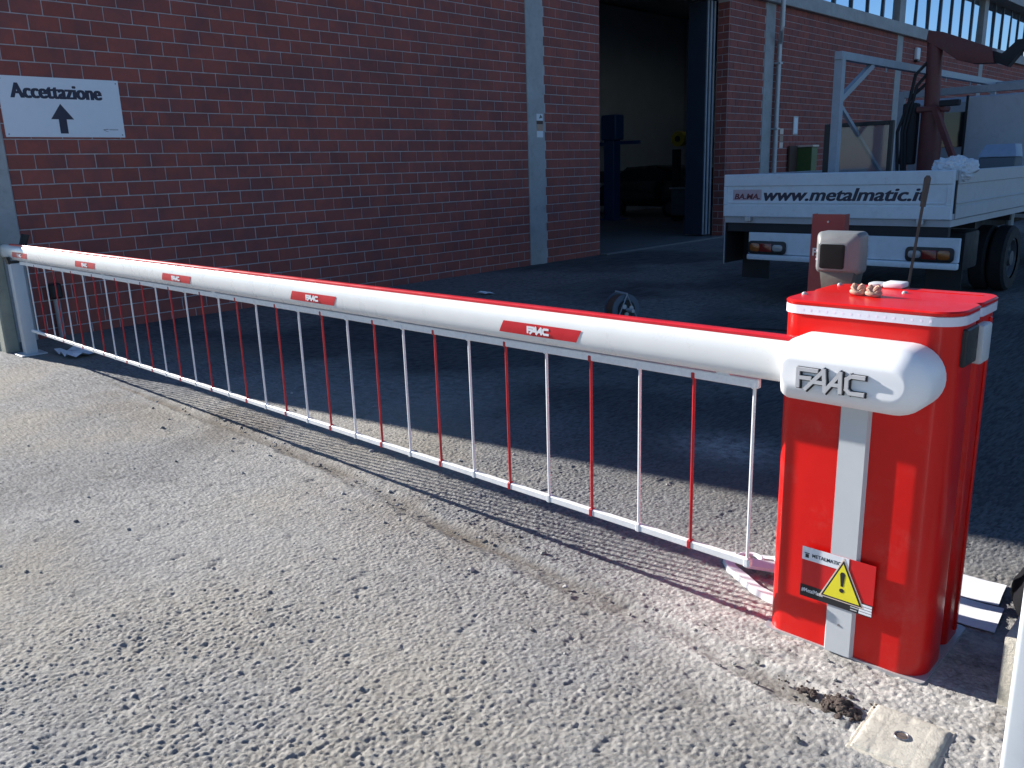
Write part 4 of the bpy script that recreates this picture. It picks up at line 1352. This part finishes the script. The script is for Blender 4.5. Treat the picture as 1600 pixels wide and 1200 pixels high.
for i in range(len(pts) - 1):
    p0, p1, p2, p3 = [Vector((*pts[max(0, min(len(pts) - 1, i + d))], 0)) for d in (-1, 0, 1, 2)]
    for k in range(6):
        t = k / 6
        sm.append(0.5 * ((2 * p1) + (p2 - p0) * t + (2 * p0 - 5 * p1 + 4 * p2 - p3) * t * t + (3 * p1 - p0 - 3 * p2 + p3) * t ** 3) + Vector((0, 0, 0.012)))
o = MB().tube(sm, 0.008, 6).build('power_cable', M_cable)
tag(o, 'black power cable trailing over shaded asphalt from the reel', 'cable')
GL = MB()
bmesh.ops.create_icosphere(GL.bm, subdivisions=3, radius=1.0)
for v in GL.bm.verts:
    n = v.co.normalized()
    k = 0.7 + 0.6 * float(fbm(np.array([n.x * 2 + 1]), np.array([n.y * 2 + n.z]), 45, 3)[0])
    v.co = Vector((-4.43 + 0.14 * n.x * k, 7.14 + 0.07 * n.y * k, max(0.002, 0.03 + 0.05 * n.z * k)))
for j in range(4):
    GL.tube([(-4.36 + 0.02 * j, 7.12 + 0.02 * j, 0.03), (-4.28 + 0.02 * j, 7.08 + 0.03 * j, 0.02)], [0.015, 0.01], 6)
o = GL.build('work_glove', M_glove)
tag(o, 'dirty yellow green work glove dropped on the shaded yard', 'glove')
SC = MB()
rows = [[(-8.27 + 0.06 * i + random.uniform(-.01, .01), 7.86 + 0.045 * j, 0.012 + random.uniform(0, 0.03)) for j in range(4)] for i in range(5)]
SC.loft(rows, cap=False, closed=False)
o = SC.build('paper_scrap', M_paper, None, flat=True)
tag(o, 'crumpled scrap of pale paper on yard in front of pilaster', 'paper')
SC = MB()
rows = [[(-8.95 + 0.07 * i + random.uniform(-.02, .02), 2.66 + 0.06 * j, 0.012 + random.uniform(0, 0.05)) for j in range(5)] for i in range(7)]
SC.loft(rows, cap=False, closed=False)
o = SC.build('plastic_sheet_scrap', M_rag, None, flat=True)
tag(o, 'crumpled clear plastic sheeting on ground beside the support post', 'plastic sheet')

# ------------------------------------------------------------------ inside the garage
CL = thing('car_lift', (-16.3, 21.6, 0), 'blue two armed car lift column inside the dark garage', 'car lift')
MB().box(-16.55, -16.15, 21.5, 21.85, 0.012, 2.45, 0.02).build('column', M_lift, CL)
MB().box(-16.62, -16.05, 21.45, 21.9, 2.452, 3.2, 0.03).build('motor_housing', M_lift, CL)
MB().bar((-16.3, 21.6, 2.36), (-15.45, 21.9, 2.36), 0.12, 0.10).build('lift_arm', M_lift, CL)
MB().bar((-16.3, 21.6, 2.34), (-16.95, 21.5, 2.34), 0.12, 0.10).build('lift_arm', M_lift, CL)
MB().box(-16.75, -15.95, 21.3, 22.0, 0.012, 0.05, 0.01).build('base', M_lift, CL)
CAR = thing('parked_car', (-16.2, 24.0, 0), 'dark hatchback car standing in the unlit garage behind the lift', 'car')
cpf = [(-18.2, 0.35), (-18.25, 0.9), (-18.0, 1.05), (-17.6, 1.15), (-17.0, 1.62), (-15.9, 1.66), (-15.2, 1.50), (-14.75, 1.1), (-14.45, 0.98), (-14.3, 0.7), (-14.35, 0.35)]
MB().prism([(a, 23.3, b) for a, b in cpf], (0, 1.65, 0), 0.06, 2).build('body', M_carpaint, CAR)
MB().prism([(-17.45, 23.296, 1.17), (-16.95, 23.296, 1.54), (-15.95, 23.296, 1.58), (-15.3, 23.296, 1.44), (-14.95, 23.296, 1.15)], (0, -0.006, 0)).build('side_window', M_glass, CAR)
for x in (-17.4, -15.2):
    N = 24
    t = MB().tube([(x, 23.25, 0.31), (x, 23.45, 0.31)], 0.31, N).build('wheel', M_tyre, CAR)
    MB().disc((x, 23.249, 0.31), (0, -1, 0), 0.19, 0.015, 18).build('rim', M_rim, t)
HRl = thing('hose_reel', (-14.3, 22.3, 0), 'yellow hose reel on a dark stand inside the garage', 'hose reel')
MB().tube([(-14.3, 22.2, 2.40), (-14.3, 22.45, 2.40)], 0.22, 24).build('drum', mat('reel_yellow', (0.45, 0.33, 0.02), 0.5, 0.2, 5), HRl)
MB().disc((-14.3, 22.199, 2.40), (0, -1, 0), 0.09, 0.01, 16).build('hub', M_dark, HRl)
MB().box(-14.55, -14.35, 22.3, 22.5, 0.012, 2.1, 0.01).build('stand', M_chassis, HRl)
TT = thing('tool_trolley', (-13.6, 22.0, 0), 'dark cluttered tool trolley near the folded garage door', 'trolley')
MB().box(-14.1, -13.2, 21.6, 22.1, 0.18, 0.95, 0.02).build('cabinet', M_dado, TT)
MB().box(-14.15, -13.15, 21.55, 22.15, 0.952, 0.99, 0.01).build('top_tray', M_rack, TT)
for x in (-14.0, -13.3):
    for y in (21.7, 22.0):
        MB().tube([(x - 0.02, y, 0.09), (x + 0.02, y, 0.09)], 0.08, 12).build('castor', M_tyre, TT)
for k in range(3):
    MB().box(-14.08, -13.22, 21.592, 21.599, 0.25 + k * 0.23, 0.44 + k * 0.23).build('drawer', M_frame, TT)
MB().tube([(-13.5, 21.8, 0.99), (-13.45, 21.8, 1.35)], 0.05, 8).build('oil_can', M_dark, TT)
print('objects', len(bpy.data.objects), 'tris', sum(len(o.data.polygons) for o in bpy.data.objects if o.type == 'MESH'))
